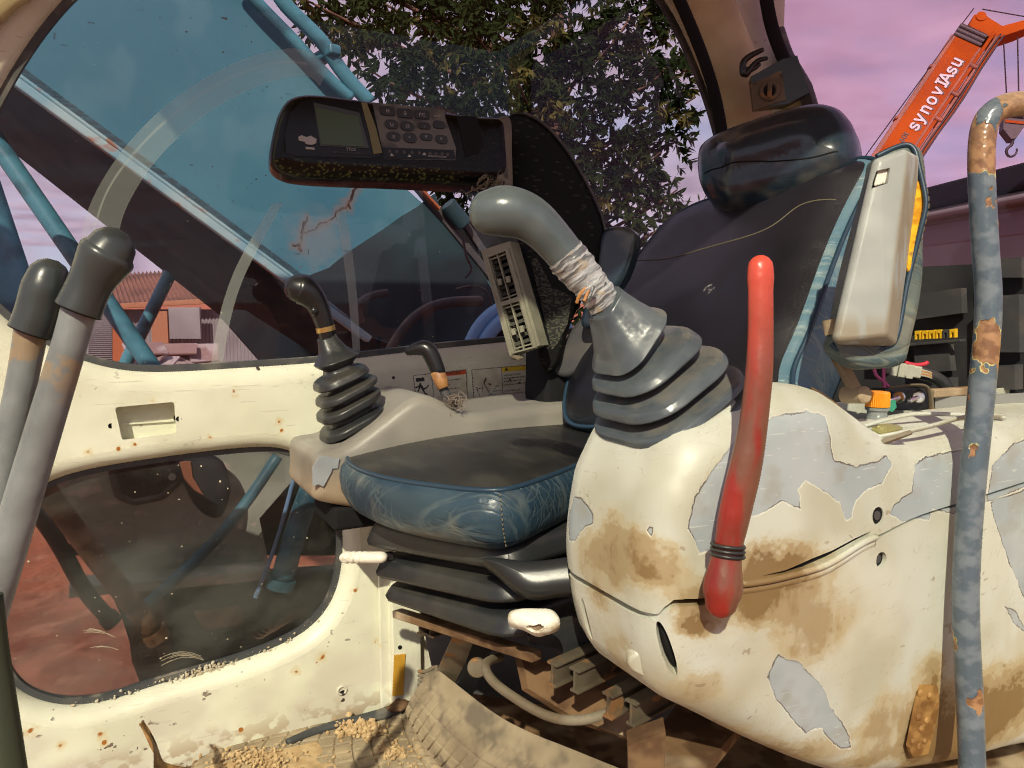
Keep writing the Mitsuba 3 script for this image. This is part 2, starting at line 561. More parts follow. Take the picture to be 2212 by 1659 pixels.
def boom_color(p, n, uv):
    c = MIX((0.058, 0.190, 0.25), (0.042, 0.150, 0.215), SS(0.3, 0.7, mikit.fbm(p.x * 2.3 + 0.4 * p.z, p.y, p.z * 2.0, 3)))
    c = MIX(c, (0.10, 0.22, 0.27), 0.35 * SS(0.5, 0.75, mikit.fbm(p.x * 9.0, p.y * 9.0, p.z * 5.0, 3)))
    w1 = 0.018 * (mikit.noise(p.x * 30, p.y, p.z * 30) - 0.5) + 0.008 * (mikit.noise(p.x * 90, p.y, p.z * 90) - 0.5)
    w2 = 0.018 * (mikit.noise(p.x * 30 + 9, p.y + 4, p.z * 30) - 0.5) + 0.008 * (mikit.noise(p.x * 90, p.y + 7, p.z * 90) - 0.5)
    for pl in CRACKS:
        d = lines(p.x + w1, p.z + w2, pl)
        c = MIX(c, (0.17, 0.13, 0.11), 0.55 * SS(0.030, 0.004, d))
        c = MIX(c, (0.03, 0.015, 0.012), SS(0.006, 0.0025, d))
    g = SS(0.16, 0.03, dr.sqrt(dr.square(p.x - STAIN[0]) + dr.square(p.z - STAIN[1])) + 4 * w1)
    c = MIX(c, (0.15, 0.19, 0.21), 0.6 * g)
    return MIX(c, (0.02, 0.02, 0.02), SS(0.935, 0.945, mikit.noise(p.x * 60, p.y * 60, p.z * 60)) * SS(0.5, 0.7, mikit.noise(p.x * 4, p.y, p.z * 4)))


YB = 3.0            # near side plate of the digging boom
CRACKS = [[XZ(*q, YB) for q in pl] for pl in (((772, 400), (758, 425), (752, 440), (735, 448), (722, 470), (705, 482)), ((705, 482), (690, 486), (678, 500), (655, 503)),
          ((663, 472), (655, 500), (648, 530), (655, 540)), ((648, 530), (636, 530)), ((752, 440), (757, 449)))]
STAIN = XZ(690, 520, YB)
mat("boom_paint", boom_color, rough=0.38, spec=0.4)
mat("boom_edge_paint", lambda p, n, uv: MIX(MIX((0.30, 0.44, 0.46), (0.16, 0.33, 0.40), SS(0.35, 0.65, N3(p, 6.0))), (0.30, 0.16, 0.10), SS(0.60, 0.72, N3(p, 17.0))), rough=0.6)
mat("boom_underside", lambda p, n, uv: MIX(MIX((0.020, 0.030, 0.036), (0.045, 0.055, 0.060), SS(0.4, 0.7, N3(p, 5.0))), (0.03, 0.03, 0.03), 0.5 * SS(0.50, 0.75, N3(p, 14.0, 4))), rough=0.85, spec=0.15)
mat("blue_pipe_paint", lambda p, n, uv: MIX((0.06, 0.22, 0.29), (0.03, 0.10, 0.14), SS(0.4, 0.75, N3(p, 12.0))), rough=0.42)
mat("pale_blue_paint", (0.16, 0.33, 0.55), rough=0.45)


def pane(name, t, refl=0.28):
    scene[name] = {"type": "thindielectric", "int_ior": 1.52, "ext_ior": 1.0, "specular_transmittance": rgb(*t), "specular_reflectance": rgb(refl, refl, refl)}
    return name


pane("side_glass", (0.92, 0.83, 0.93))
pane("lower_glass", (0.62, 0.58, 0.58))
pane("rear_glass", (1.0, 0.66, 0.85))

# ------------------------------------------------------------------ the ground and far surroundings
mat("red_soil", lambda p, n, uv: MIX(MIX((0.30, 0.105, 0.065), (0.20, 0.07, 0.048), SS(0.35, 0.65, N3(p, 1.3, 4))), (0.34, 0.16, 0.11), 0.6 * SS(0.50, 0.78, N3(p, 6.0, 4))), rough=0.95, spec=0.1,
    bump=lambda p, n, uv: N3(p, 4.0, 4) * 0.10, eps=5e-3)
gx = np.r_[-1500, -400, -120, np.linspace(-40, 40, 60), 120, 400, 1500]
GX, GY = np.meshgrid(gx, gx)
GZ = np.where((np.abs(GX) < 41) & (np.abs(GY) < 41), 0.16 * (meshkit.fbm(np.stack([GX * 0.5, GY * 0.5, GX * 0], -1), 3, 2) - 0.5), 0.0)
k = len(gx)
ii = (np.arange(k - 1)[:, None] * k + np.arange(k - 1)[None]).ravel()
add("ground", (np.stack([GX, GY, GZ], -1).reshape(-1, 3), np.stack([ii, ii + 1, ii + k + 1, ii + k], 1)), "red_soil", smooth=True, kind="structure", label="bare red soil of the yard outside the cab windows")

# shed seen under the boom
mat("shed_roof_sheet", lambda p, n, uv: MIX((0.17, 0.075, 0.052), (0.10, 0.045, 0.032), SS(0.35, 0.7, N3(p, 0.9))), rough=0.7)
mat("shed_wall_sheet", lambda p, n, uv: MIX((0.25, 0.24, 0.26), (0.18, 0.165, 0.18), SS(0.35, 0.7, N3(p, 0.7))), rough=0.7)
mat("orange_sheet", (0.30, 0.085, 0.03), rough=0.6)
mat("brown_sheet", (0.30, 0.13, 0.07), rough=0.7)


def corrugated(a, b, c, amp, n):
    """A corrugated sheet: a-b is the edge across the waves, c-a the direction along them."""
    a, b, c = map(np.asarray, (a, b, c))
    nrm = unit(np.cross(b - a, c - a))
    u = np.linspace(0, 1, n * 4 + 1)
    w = amp * np.sin(u * n * 2 * np.pi)
    r0 = a + u[:, None] * (b - a) + w[:, None] * nrm
    r1 = r0 + (c - a)
    V = np.vstack([r0, r1, r0 - nrm * 0.02, r1 - nrm * 0.02])
    m = len(u)
    i = np.arange(m - 1)
    F = np.vstack([np.stack([i, i + 1, i + m + 1, i + m], 1), np.stack([i + 2 * m, i + 3 * m, i + 3 * m + 1, i + 2 * m + 1], 1)])
    return V, F


shed = thing("shed", "low yard shed with rusty red corrugated roof and pale sheet walls under the blue boom", "shed")
D = 24.0
r0, r1, r2 = U(150, 664, D), U(640, 636, D), U(150, 600, D + 5)
add(shed + "__roof", corrugated(r0, r1, U(150, 598, D + 5.5), 0.06, 46), "shed_roof_sheet", smooth=True)
w0, w1 = U(160, 668, D + .5), U(630, 642, D + .5)
add(shed + "__wall", corrugated(A(w0[0], w0[1], -0.2), A(w1[0], w1[1], -0.2), A(w0[0], w0[1], w0[2]), 0.03, 60), "shed_wall_sheet", smooth=True)
for (a, b, t, bo, m, nm, dd) in ((238, 277, 700, 790, "orange_sheet", "door", .25), (327, 362, 672, 742, "brown_sheet", "door", .25), (365, 432, 664, 732, "shed_wall_sheet", "shutter", .2)):
    q = [U(a, t, D - dd), U(b, t, D - dd), U(b, bo, D - dd), U(a, bo, D - dd)]
    add(shed + "__" + nm, prism(q, FWD * A(1, 1, 0) * 0.12), m, smooth=False)
fas = strip_box(U(150, 667, D - .05), U(640, 640, D - .05), 0.12, 0.16)
add(shed + "__gutter", fas, "brown_sheet")
stack = thing("corrugated_sheet_stack", "ribbed pale plastic sheeting standing at the shed's left end", "plastic sheeting")
add(stack + "__sheet", corrugated(U(192, 800, 17.0), U(192, 655, 17.0), U(243, 800, 17.0), 0.02, 34), "shed_wall_sheet", smooth=True)
mat("tarp_pink", lambda p, n, uv: MIX((0.22, 0.14, 0.135), (0.32, 0.27, 0.28), SS(0.45, 0.6, N3(p, 2.5))), rough=0.8)
for i, (a, b, t, bo, dd, lab) in enumerate(((285, 375, 738, 792, 15.0, "heap of grey-pink building sheets on the red soil before the shed"), (372, 470, 730, 790, 16.5, "second heap of pale sheets on the soil, right of the first"))):
    g = thing("rubble_heap", lab, "rubble")
    c = U((a + b) / 2, bo, dd)
    for j in range(7):
        e = unit(A(rng.normal(), rng.normal(), 0.35 * rng.normal()))
        q = c + A(rng.uniform(-.35, .35), rng.uniform(-.3, .3), 0) + A(0, 0, 0.06 + 0.05 * j - c[2] * 0)
        q[2] = max(q[2], 0.1)
        ex, ey, ez = frame_from(A(0.4 * rng.normal(), 0.4 * rng.normal() - .5, 1))
        add(g + "__slab", placed(rounded_box((rng.uniform(.4, .8), rng.uniform(.3, .5), 0.05), 0.015, 1), q, ex, ey, ez), "tarp_pink", smooth=False)

# ------------------------------------------------------------------ the tree beyond the window
mat("bark", lambda p, n, uv: MIX((0.20, 0.11, 0.08), (0.11, 0.06, 0.045), SS(0.35, 0.65, mikit.fbm(p.x * 8, p.y * 8, p.z * 2.5, 3))), rough=0.9)
scene["leaf_green"] = {"type": "principledthin", "base_color": mikit.proc(lambda p, n, uv: MIX(MIX((0.013, 0.024, 0.009), (0.030, 0.046, 0.016), SS(0.3, 0.7, N3(p, 1.1))), (0.12, 0.11, 0.035), SS(0.60, 0.72, N3(p, 2.3)))),
                      "roughness": 0.45, "diff_trans": 0.35}
tree = thing("tree", "tall leafy tree with drooping narrow leaves standing behind the boom", "tree")
TD = 11.0
clumps = []
for px, py, d, r in ((700, 20, 10.2, .55), (760, 60, 10.5, .5), (800, 10, 11, .7), (840, 110, 10.5, .55), (870, 30, 11, .8), (905, 170, 10.5, .5), (835, 175, 10.2, .35), (960, 90, 11, .8), (1010, 30, 11.5, .9),
                     (985, 175, 10.6, .6), (1060, 120, 11, .8), (1110, 40, 11.6, .9), (1120, 180, 10.8, .7), (1180, 120, 11.6, .8), (1230, 40, 12, .9), (1250, 190, 11, .7), (1310, 110, 11.6, .8), (1350, 20, 12, .8),
                     (1390, 190, 11.2, .65), (1420, 90, 12, .7), (1450, 170, 11.4, .5), (1180, 260, 11, .7), (1260, 300, 11, .7), (1340, 280, 11, .7), (1420, 270, 11.2, .55), (1300, 380, 11, .7), (1380, 370, 11, .6),
                     (1440, 330, 11.2, .45), (1420, 440, 11, .5), (1340, 460, 11, .6), (1470, 230, 11.2, .35), (1250, 420, 11.5, .7), (1090, 260, 11.4, .7), (900, 260, 12, .6), (1000, 280, 12, .8), (1150, 380, 12, .8),
                     (1050, 420, 12.5, .8), (980, 380, 12.5, .6), (1000, 500, 12.5, .6), (1100, 520, 12.5, .8), (1220, 540, 12, .8), (1340, 560, 11.5, .7), (1470, 470, 11, .4), (1490, 560, 11.5, .6), (680, -80, 10.5, .8),
                     (820, -100, 11, .9), (980, -90, 11.5, 1.), (1150, -90, 12, 1.), (1310, -90, 12, 1.), (1440, -30, 12, .6), (1050, 650, 12.5, .8), (1250, 660, 12, .8), (1420, 650, 11.5, .7)):
    clumps.append((U(px, py, d), r))
tb = U(1180, 830, 12.4)
tb[2] = -0.1
trunk = spline([tb, tb + A(.1, .05, 2.0), U(1195, 330, 12.2), U(1205, 130, 12.0), U(1203, -60, 12.0), U(1180, -260, 12.0)], 40)
add(tree + "__trunk", tube(trunk, np.linspace(.20, .05, 40), 12), "bark", smooth=True)
top = trunk[-1]
for i, (c, r) in enumerate(clumps):
    if i % 2 == 0:
        j = int(np.argmin(np.linalg.norm(trunk - (c - A(0, 0, 1.0)), axis=1)))
        s = trunk[j]
        mid = (s + c) / 2 + A(0, 0, 0.12) + rng.normal(0, .12, 3)
        add(tree + "__limb", tube(spline([s, mid, c, c + unit(c - s) * r * .7], 14), np.linspace(.05, .012, 14), 6), "bark", smooth=True)
lv, lf, nv = [], [], 0
leaf_shape = A([0, 0, 0], [.22, .5, .02], [.55, .62, 0.015], [1, 0, -.10], [.55, -.62, 0.015], [.22, -.5, .02], [.5, 0, -.045])
tri6 = np.array([[0, 1, 6], [1, 2, 6], [2, 3, 6], [3, 4, 6], [4, 5, 6], [5, 0, 6]])
for c, r in clumps:
    nw = int(50 * (r / .6) ** 2)
    for w in range(nw):
        dirn = unit(rng.normal(size=3))
        tip = c + dirn * r * rng.uniform(.35, 1.0) ** .7
        ax = unit(dirn * .7 + rng.normal(0, .35, 3) + A(0, 0, -.1))
        nl = rng.integers(7, 13)
        e1 = unit(np.cross(ax, A(.2, .3, .9)))
        e2 = np.cross(ax, e1)
        for q in range(nl):
            th = rng.uniform(0, 6.28)
            out = unit((e1 * math.cos(th) + e2 * math.sin(th)) * rng.uniform(.55, 1.1) + ax * rng.uniform(.1, .9) + A(0, 0, -.45))
            side = unit(np.cross(out, ax + rng.normal(0, .5, 3)))
            L = rng.uniform(.09, .20)
            W = L * rng.uniform(.24, .36)
            P = tip - ax * rng.uniform(0, .10) + leaf_shape[:, :1] * out * L + leaf_shape[:, 1:2] * side * W * .5 * 1.6 + leaf_shape[:, 2:] * np.cross(side, out) * L
            lv.append(P)
            lf.append(tri6 + nv)
            nv += 7
add(tree + "__crown", trimesh.Trimesh(np.vstack(lv), np.vstack(lf), process=False), "leaf_green", smooth=False, kind="stuff")

# ------------------------------------------------------------------ the orange crane in the rear window
mat("crane_orange", lambda p, n, uv: MIX((0.44, 0.090, 0.002), (0.34, 0.065, 0.002), SS(0.3, 0.7, N3(p, 0.8))), rough=0.6, spec=0.08)
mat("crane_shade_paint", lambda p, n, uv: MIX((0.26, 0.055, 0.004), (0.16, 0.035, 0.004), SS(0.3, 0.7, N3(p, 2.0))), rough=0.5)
mat("white_print", (0.60, 0.58, 0.60), rough=0.5)
mat("dark_print", (0.03, 0.025, 0.03), rough=0.5)
mat("signal_yellow", (0.75, 0.45, 0.02), rough=0.5)
crane = thing("crane_boom", "orange telescopic crane boom with white lettering rising over the rear window", "crane")
CD = 26.0
c0, c1 = U(1860, 440, CD), U(2110, 64, CD)
ca = unit(c1 - c0)
cn = unit(CAM - (c0 + c1) / 2)
cn = unit(cn - ca * np.dot(cn, ca))
cb = np.cross(ca, cn)            # towards the boom's lower edge or upper edge
if np.dot(cb, RGT) < 0:
    cb = -cb
pxm = CD / FPX


def cbox(s0, s1, b0, b1, depth, off=0.0, m="crane_orange", nm="boom_section"):
    """A box along the crane's axis from s0 to s1 (image pixels from c0), b0..b1 across, depth metres deep."""
    q = c0 + ca * (s0 + s1) / 2 * pxm + cb * (b0 + b1) / 2 * pxm - cn * (depth / 2 - off)
    add(crane + "__" + nm, placed(rounded_box(((s1 - s0) * pxm, (b1 - b0) * pxm, depth), .05, 1), q, ca, cb, np.cross(ca, cb)), m, smooth=20)


CL = np.linalg.norm(c1 - c0) / pxm
cbox(0, CL - 30, -36, 27, .9)
cbox(CL - 30, CL - 20, -30, 23, .8)
cbox(CL - 20, CL - 8, -25, 20, .72)
cbox(CL - 8, CL + 4, -16, 18, .64)
cbox(0, CL + 10, 29, 38, .7, 0.1, nm="lower_rail")
cbox(0, CL + 4, 40, 45, .5, 0.1, "crane_shade_paint", nm="lower_rail")
cbox(0, CL - 30, 26.5, 29, .8, 0.0, "crane_shade_paint", nm="boom_seam")
cbox(0, CL - 30, -34, -32.5, .2, 0.02, "crane_shade_paint", nm="edge_weld")
for s in (118, 236, 300, 372):
    cbox(s, s + 2, 28, 46, .6, 0.14, "crane_shade_paint", nm="rail_bracket")
for s, b in ((196, -39), (330, -39)):
    cbox(s, s + 9, b - 3, b + 4, .3, 0.1, "crane_shade_paint", nm="rope_guide")
for b in (47, 54):
    add(crane + "__hose", tube(spline([c0 + ca * s * pxm + cb * (b + 2 * math.sin(s / 37)) * pxm + cn * .1 for s in np.linspace(0, CL + 8, 14)], 50), .03, 6), "dark_print", smooth=True)
cbox(0, CL + 2, 49, 52, .1, 0.0, nm="luffing_rod")
for s in (CL - 28, CL - 18, CL - 7):
    cbox(s, s + 3, -36, 27, .98, 0.05, "dark_print", "section_collar")
hp = [c0 + ca * s * pxm + cb * b * pxm for s, b in ((CL + 2, -18), (CL + 28, -22), (CL + 38, -6), (CL + 34, 12), (CL + 30, 40), (CL + 60, 70), (CL + 95, 95), (CL + 88, 110), (CL + 40, 78), (CL - 4, 40))]
add(crane + "__boom_head", prism(hp, -cn * .7), "crane_orange", smooth=20)
add(crane + "__sheave", cyl(c0 + ca * (CL + 30) * pxm - cb * 8 * pxm + cn * .04, c0 + ca * (CL + 30) * pxm - cb * 8 * pxm - cn * .74, .16), "crane_orange")
for (s0, b0, s1, b1, r) in ((0, -52, CL - 60, -36, .02), (CL - 60, -36, CL + 40, -30, .02), (CL + 46, -14, CL + 75, 92, .02)):
    add(crane + "__guy_rope", tube(np.array([c0 + ca * s0 * pxm + cb * b0 * pxm, c0 + ca * s1 * pxm + cb * b1 * pxm]), r, 6), "dark_print")
s = 192
for ch, adv in zip("synovIAsu", (20, 23, 23, 24, 23, 10, 22, 20, 22)):
    for (ds, db, lift, m, nm) in ((2.2, 3.4, .010, "dark_print", "letter_shadow"), (0, 0, .022, "white_print", "letter")):
        o = c0 + ca * (s + ds) * pxm + cb * (13 + db) * pxm + cn * 0.0
        add(crane + "__" + nm, line_text(ch, o, ca, -cb if np.dot(np.cross(ca, -cb), cn) > 0 else cb, 25 * pxm, lift, True), m, smooth=False)
    s += adv
add(crane + "__letter", line_text("60t", c0 + ca * 158 * pxm + cb * 3 * pxm, ca, -cb, 11 * pxm, .012, True), "dark_print", smooth=False)
hook = thing("crane_hook_block", "orange and black striped hook block hanging on two ropes below the crane", "crane hook")
hc = U(2190, 262, CD - 1)
hx, hz = RGT, A(0, 0, 1)
hexa = [hc + hx * a * pxm + hz * b * pxm for a, b in ((-18, 12), (-8, 20), (12, 20), (22, 12), (20, -14), (4, -38), (-6, -38), (-20, -14))]
add(hook + "__block", prism(hexa, -cn * .35), "dark_print", smooth=20)
for b in (14, -1):
    q = [hc + hx * a * pxm + hz * bb * pxm + cn * .01 for a, bb in ((-17, b), (20, b - 8), (20, b - 2), (-17, b + 6))]
    add(hook + "__stripe", prism(q, cn * .02), "crane_orange", smooth=False)
hk = [hc + hx * a * pxm + hz * b * pxm for a, b in ((0, -36), (-2, -48), (-9, -54), (-11, -63), (-5, -71), (4, -70), (10, -62), (10, -55))]
add(hook + "__hook", tube(spline(hk, 30), np.linspace(.055, .03, 30), 8), "dark_print", smooth=True)
for a, px2, py2 in ((-14, 2168, 92), (10, 2198, 80)):
    add(hook + "__rope", tube(np.array([hc + hx * a * pxm + hz * 16 * pxm, U(px2, py2, CD - 1)]), .022, 6), "dark_print")

# ------------------------------------------------------------------ the machine parked behind
mat("truck_white", lambda p, n, uv: MIX((0.235, 0.265, 0.225), (0.18, 0.20, 0.17), SS(0.3, 0.7, N3(p, 2.0))), rough=0.45)
mat("truck_grey", (0.20, 0.20, 0.19), rough=0.6)
truck = thing("parked_machine", "pale parked machine with a black roof edge close behind the rear window", "machine")
tl, tr = U(1840, 452, 5.85), U(2330, 312, 3.63)
tdir = unit((tr - tl) * A(1, 1, 0))
tn = unit(np.cross(tdir, A(0, 0, 1)))
if np.dot(tn, CAM - tl) < 0:
    tn = -tn
LT = np.linalg.norm((tr - tl)[:2])


def tbox(u0, u1, z0, z1, dep, proud, m, nm, bev=.02):
    q = A(*(tl[:2] + tdir[:2] * (u0 + u1) / 2 + tn[:2] * (proud - dep / 2)), (z0 + z1) / 2)
    add(truck + "__" + nm, placed(rounded_box((u1 - u0, dep, z1 - z0), bev, 2), q, tdir, np.cross(A(0, 0, 1), tdir), A(0, 0, 1)), m, smooth=30)


zt = tl[2]
tbox(-1.5, LT + .8, zt - .12, zt + .015, 1.3, .03, "matte_black", "roof_edge")
tbox(-1.5, LT + .8, 1.9, zt - .12, 1.2, 0, "truck_white", "body")
tbox(.55, LT + .6, zt - .20, zt - .155, .12, .09, "truck_white", "ledge")
tbox(.75, LT + .6, zt - .36, zt - .21, .05, .006, "truck_grey", "inset_panel")
tbox(LT - .55, LT + .5, 2.25, zt - .62, .06, .012, "matte_black", "window")
tbox(-1.5, LT + .8, .5, 1.9, 1.2, -.1, "truck_grey", "chassis")
# ------------------------------------------------------------------ the digging boom outside the right window
boom = thing("digging_boom", "big sun-faded blue excavator boom with cracked paint rising outside the right window", "excavator boom")
bo = [PY(a, b, YB) for a, b in ((-420, -165), (28, 168), (595, 580), (800, 728), (1000, 800), (1110, 730), (1043, 580), (987, 507), (868, 399), (738, 196), (553, -10), (330, -260), (-420, -700))]
add(boom + "__side_plate", prism(bo, A(0, .02, 0)), "boom_paint", smooth=20)
bw = A(0, .80, 0)
f0, f1 = PY(10, 315, 4.0), PY(346, 580, 4.0)
fdir = (f1 - f0) / np.linalg.norm(f1 - f0)
qa, qb, qc, qd = bo[0], bo[3], f1 + fdir * 2.2, f0 - fdir * 1.6
up3 = A(0, 0, .05)
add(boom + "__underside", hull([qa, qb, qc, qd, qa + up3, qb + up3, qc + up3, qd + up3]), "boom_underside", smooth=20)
add(boom + "__foot_shade", prism([PY(a, b, YB - .01) for a, b in ((940, 418), (903, 446), (866, 468), (830, 494), (790, 520), (749, 547), (712, 578), (660, 598), (700, 640), (800, 724), (1000, 790), (1110, 730), (1043, 585), (987, 512), (962, 480))], A(0, .02, 0)), "shade_teal_steel", smooth=20)  # dark plate standing in for the soft shadow at the boom foot
mat("shade_teal_steel", lambda p, n, uv: MIX((0.008, 0.018, 0.024), (0.018, 0.050, 0.062), SS(0.35, 0.7, N3(p, 3.0))), rough=0.55)  # dark shade colour of the foot plate, shared with the steel cylinder end
tp = [bo[-1], bo[-2], bo[-3], bo[-4], bo[-5], bo[-6]]
add(boom + "__top_plate", prism(tp + [q - A(.03, 0, .03) for q in tp[::-1]], bw), "boom_paint", smooth=20)
lowdir = unit(bo[2] - bo[1])
upn = unit(np.cross(A(0, -1, 0), lowdir))
if upn[2] < 0:
    upn = -upn
fl = [bo[0], bo[3]]
add(boom + "__flange", strip_box(fl[0] - A(0, .006, 0) - upn * .012, fl[1] - A(0, .006, 0) - upn * .012, .030, .044, up=A(0, 1, 0), bev=.2), "boom_edge_paint")
add(boom + "__weld_seam", tube(np.array([fl[0] - A(0, .004, 0) + upn * .012, fl[1] - A(0, .004, 0) + upn * .012]), .006, 6), "boom_edge_paint")
for pts, r in ((((515, -40), (560, 10), (640, 92), (700, 158), (760, 214)), .021), (((590, -40), (615, 8), (690, 84), (722, 130), (760, 180), (800, 222)), .027)):
    add(boom + "__hydraulic_pipe", tube(spline([PY(a, b, YB - .06) for a, b in pts], 40), r, 14), "blue_pipe_paint", smooth=True)
add(boom + "__pipe_clamp", placed(rounded_box((.05, .04, .13), .01), PY(706, 118, YB - .04), *frame_from(A(.3, -1, .1))), "blue_pipe_paint")
for a, b in (((893, 395), (1062, 600)), ((985, 455), (1120, 660))):
    add(boom + "__boom_rib", strip_box(PY(*a, YB - .01), PY(*b, YB - .01), .03, .03), "dark_steel")
add(boom + "__red_strip", strip_box(PY(898, 398, YB - .05), PY(948, 452, YB - .05), .035, .01), "orange_sheet")
add(boom + "__cylinder_end", cyl(PY(966, 440, YB - .06), PY(1004, 486, YB - .06), .035, 16, .004), "shade_teal_steel")
cyln = thing("hydraulic_cylinder", "teal hydraulic cylinder crossing the left of the upper window below the boom", "hydraulic cylinder")
a, b = U(-20, 290, 2.75), U(338, 808, 2.95)
add(cyln + "__barrel", tube(np.array([a + (a - b) * .6, b + (b - a) * .3]), .034, 20), "blue_pipe_paint", smooth=True)
a, b = U(380, 565, 3.6), U(262, 805, 3.6)
add(cyln + "__link_bar", tube(np.array([a + (a - b) * 1.2, b + (b - a) * .3]), .030, 12), "blue_pipe_paint", smooth=True)
c2 = thing("hydraulic_cylinder", "blurred dark teal cylinder at the far left edge of the upper window", "hydraulic cylinder")
a, b = U(-60, 430, 2.3), U(60, 790, 2.3)
add(c2 + "__barrel", tube(np.array([a + (a - b) * .5, b + (b - a) * .3]), .085, 24), "blue_pipe_paint", smooth=True)

# black hoses and gear in the dark behind the boom foot
gear = thing("boom_foot_gear", "dark hoses and brackets in the shade at the foot of the boom", "machinery")
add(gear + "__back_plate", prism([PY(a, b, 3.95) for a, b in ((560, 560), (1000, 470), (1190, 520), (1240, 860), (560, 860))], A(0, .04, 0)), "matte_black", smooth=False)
for pts, r in ((((780, 700), (775, 660), (800, 640), (838, 632)), .012), (((1000, 515), (1010, 560), (1018, 580), (1005, 600)), .004), (((985, 625), (1020, 618), (1050, 630), (1062, 660)), .004), (((840, 760), (880, 700), (940, 660), (1040, 650)), .016)):
    add(gear + "__hose", tube(spline([PY(a, b, 2.2) for a, b in pts], 30), r, 8), "dark_steel", smooth=True)
add(gear + "__guard_plate", prism([PY(a, b, 2.15) for a, b in ((478, 684), (492, 668), (530, 670), (690, 772), (640, 800), (580, 800))], A(0, .03, 0)), "boom_underside", smooth=False)
wheel = thing("blue_drum", "blue ribbed drum half hidden behind the air vent outside the window", "drum")
wc = PY(1130, 790, 2.55)
for r, y0, m in ((.235, 0, "pale_blue_paint"), (.200, -.03, "pale_blue_paint"), (.165, -.01, "matte_black")):
    ring = wc + A(0, y0, 0) + np.stack([np.cos(np.linspace(0, 2 * np.pi, 60, endpoint=False)) * r, np.zeros(60), np.sin(np.linspace(0, 2 * np.pi, 60, endpoint=False)) * r], 1)
    add(wheel + ("__rim" if m != "matte_black" else "__hub"), tube(ring, .026, 10, closed=True), m, smooth=True)
add(wheel + "__disc", cyl(wc + A(0, .02, 0), wc + A(0, .06, 0), .2, 40), "matte_black")

# ------------------------------------------------------------------ machine parts seen through the low window
mat("frame_grey_green", lambda p, n, uv: MIX(MIX((0.42, 0.50, 0.42), (0.30, 0.37, 0.30), SS(0.3, 0.7, N3(p, 5.0))), (0.52, 0.50, 0.42), SS(0.62, 0.72, N3(p, 26.0)) * SS(0.5, 0.6, N3(p, 5.0))), rough=0.7)
frm = thing("swing_frame_plate", "pale green steel plate with an oval opening seen through the low window", "machine frame")
YF = 2.42
plate = [PY(a, b, YF) for a, b in ((95, 960), (700, 960), (560, 1120), (585, 1235), (420, 1262), (250, 1275), (205, 1230), (135, 1090))]
pl2 = Polygon([(q[0], q[2]) for q in plate])
ov = smooth_poly([(q[0], q[2]) for q in [PY(a, b, YF) for a, b in ((240, 985), (395, 985), (385, 1040), (350, 1072), (290, 1084), (256, 1070), (244, 1030))]], .012)
pm = trimesh.creation.extrude_polygon(pl2.difference(Polygon(ov)), .035, engine="earcut")
add(frm + "__plate", placed(pm, A(0, YF + .035, 0), A(1, 0, 0), A(0, 0, 1), A(0, -1, 0)), "frame_grey_green", smooth=False)
rim = np.stack([ov[:, 0], np.full(len(ov), YF - .004), ov[:, 1]], 1)
add(frm + "__opening_rim", tube(spline(rim[::2], 60, True), .010, 8, closed=True), "seal_rubber", smooth=True)
add(frm + "__backing", prism([PY(a, b, YF + .3) for a, b in ((150, 940), (760, 940), (760, 1200), (150, 1200))], A(0, .02, 0)), "matte_black", smooth=False)
add(frm + "__ledge", strip_box(PY(150, 1268, YF - .05), PY(575, 1232, YF - .05), .10, .03), "frame_grey_green")
for a, b in ((165, 1002), (125, 1030), (372, 1030), (390, 1208), (180, 1170)):
    add(frm + "__bolt", cyl(PY(a, b, YF - .012), PY(a, b, YF + .01), .011, 12), "frame_grey_green")
wt = thing("counter_bracket", "rounded grey casting with a rusty face in front of the frame plate", "machine casting")
add(wt + "__casting", pillow([PY(a, b, 2.3) for a, b in ((395, 1000), (470, 985), (500, 1010), (508, 1060), (492, 1110), (470, 1122), (430, 1085), (410, 1045))], A(0.2, -1, 0.1), .12, .04, 60, h=.02), "boom_underside", smooth=40)
add(wt + "__rusty_face", prism([PY(a, b, 2.295) for a, b in ((388, 1000), (412, 998), (416, 1030), (440, 1070), (420, 1060), (398, 1035))], A(0, .02, 0)), "brown_sheet", smooth=False)
for pts, r, m, lab, nm in ((((95, 1055), (200, 1195), (330, 1362)), .026, "rust_steel", "rusty brown pole leaning across the low window", "steel_pole"),
                           (((600, 985), (480, 1150), (300, 1320)), .016, "blue_pipe_paint", "blue pipe slanting behind the low window, left of the thin one", "steel_pole"),
                           (((642, 1000), (600, 1160), (560, 1270)), .006, "pale_blue_paint", "thin light blue rod behind the low window", "steel_pole"),
                           (((690, 1010), (645, 1130), (610, 1250)), .034, "blue_pipe_paint", "broad teal hose pipe at the right end of the low window", "steel_pole"),
                           (((60, 1080), (130, 1180), (180, 1270), (230, 1330)), .02, "black_rubber", "black hose hanging beside the rusty pole", "hose")):
    g = thing(nm, lab, "pipe" if nm != "hose" else "hose")
    yy = {"rust_steel": 2.15, "black_rubber": 2.25}.get(m, 2.28)
    q = spline([PY(a, b, yy) for a, b in pts], 24)
    add(g + "__tube", tube(q, r, 12), m, smooth=True)
    add(g + "__end_cap", cyl(q[-1], q[-1] + unit(q[-1] - q[-2]) * .03, r * 1.25, 12), m)
dk = thing("undercarriage_frame", "black lower frame in deep shade filling the lower right of the low window", "machine frame")
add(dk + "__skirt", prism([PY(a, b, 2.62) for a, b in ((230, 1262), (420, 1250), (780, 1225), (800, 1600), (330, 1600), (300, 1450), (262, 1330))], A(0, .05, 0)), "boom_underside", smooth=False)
add(dk + "__post", prism([PY(a, b, 2.55) for a, b in ((262, 1240), (345, 1240), (372, 1420), (420, 1545), (330, 1545), (285, 1430))], A(0, .06, 0)), "dark_steel", smooth=False)
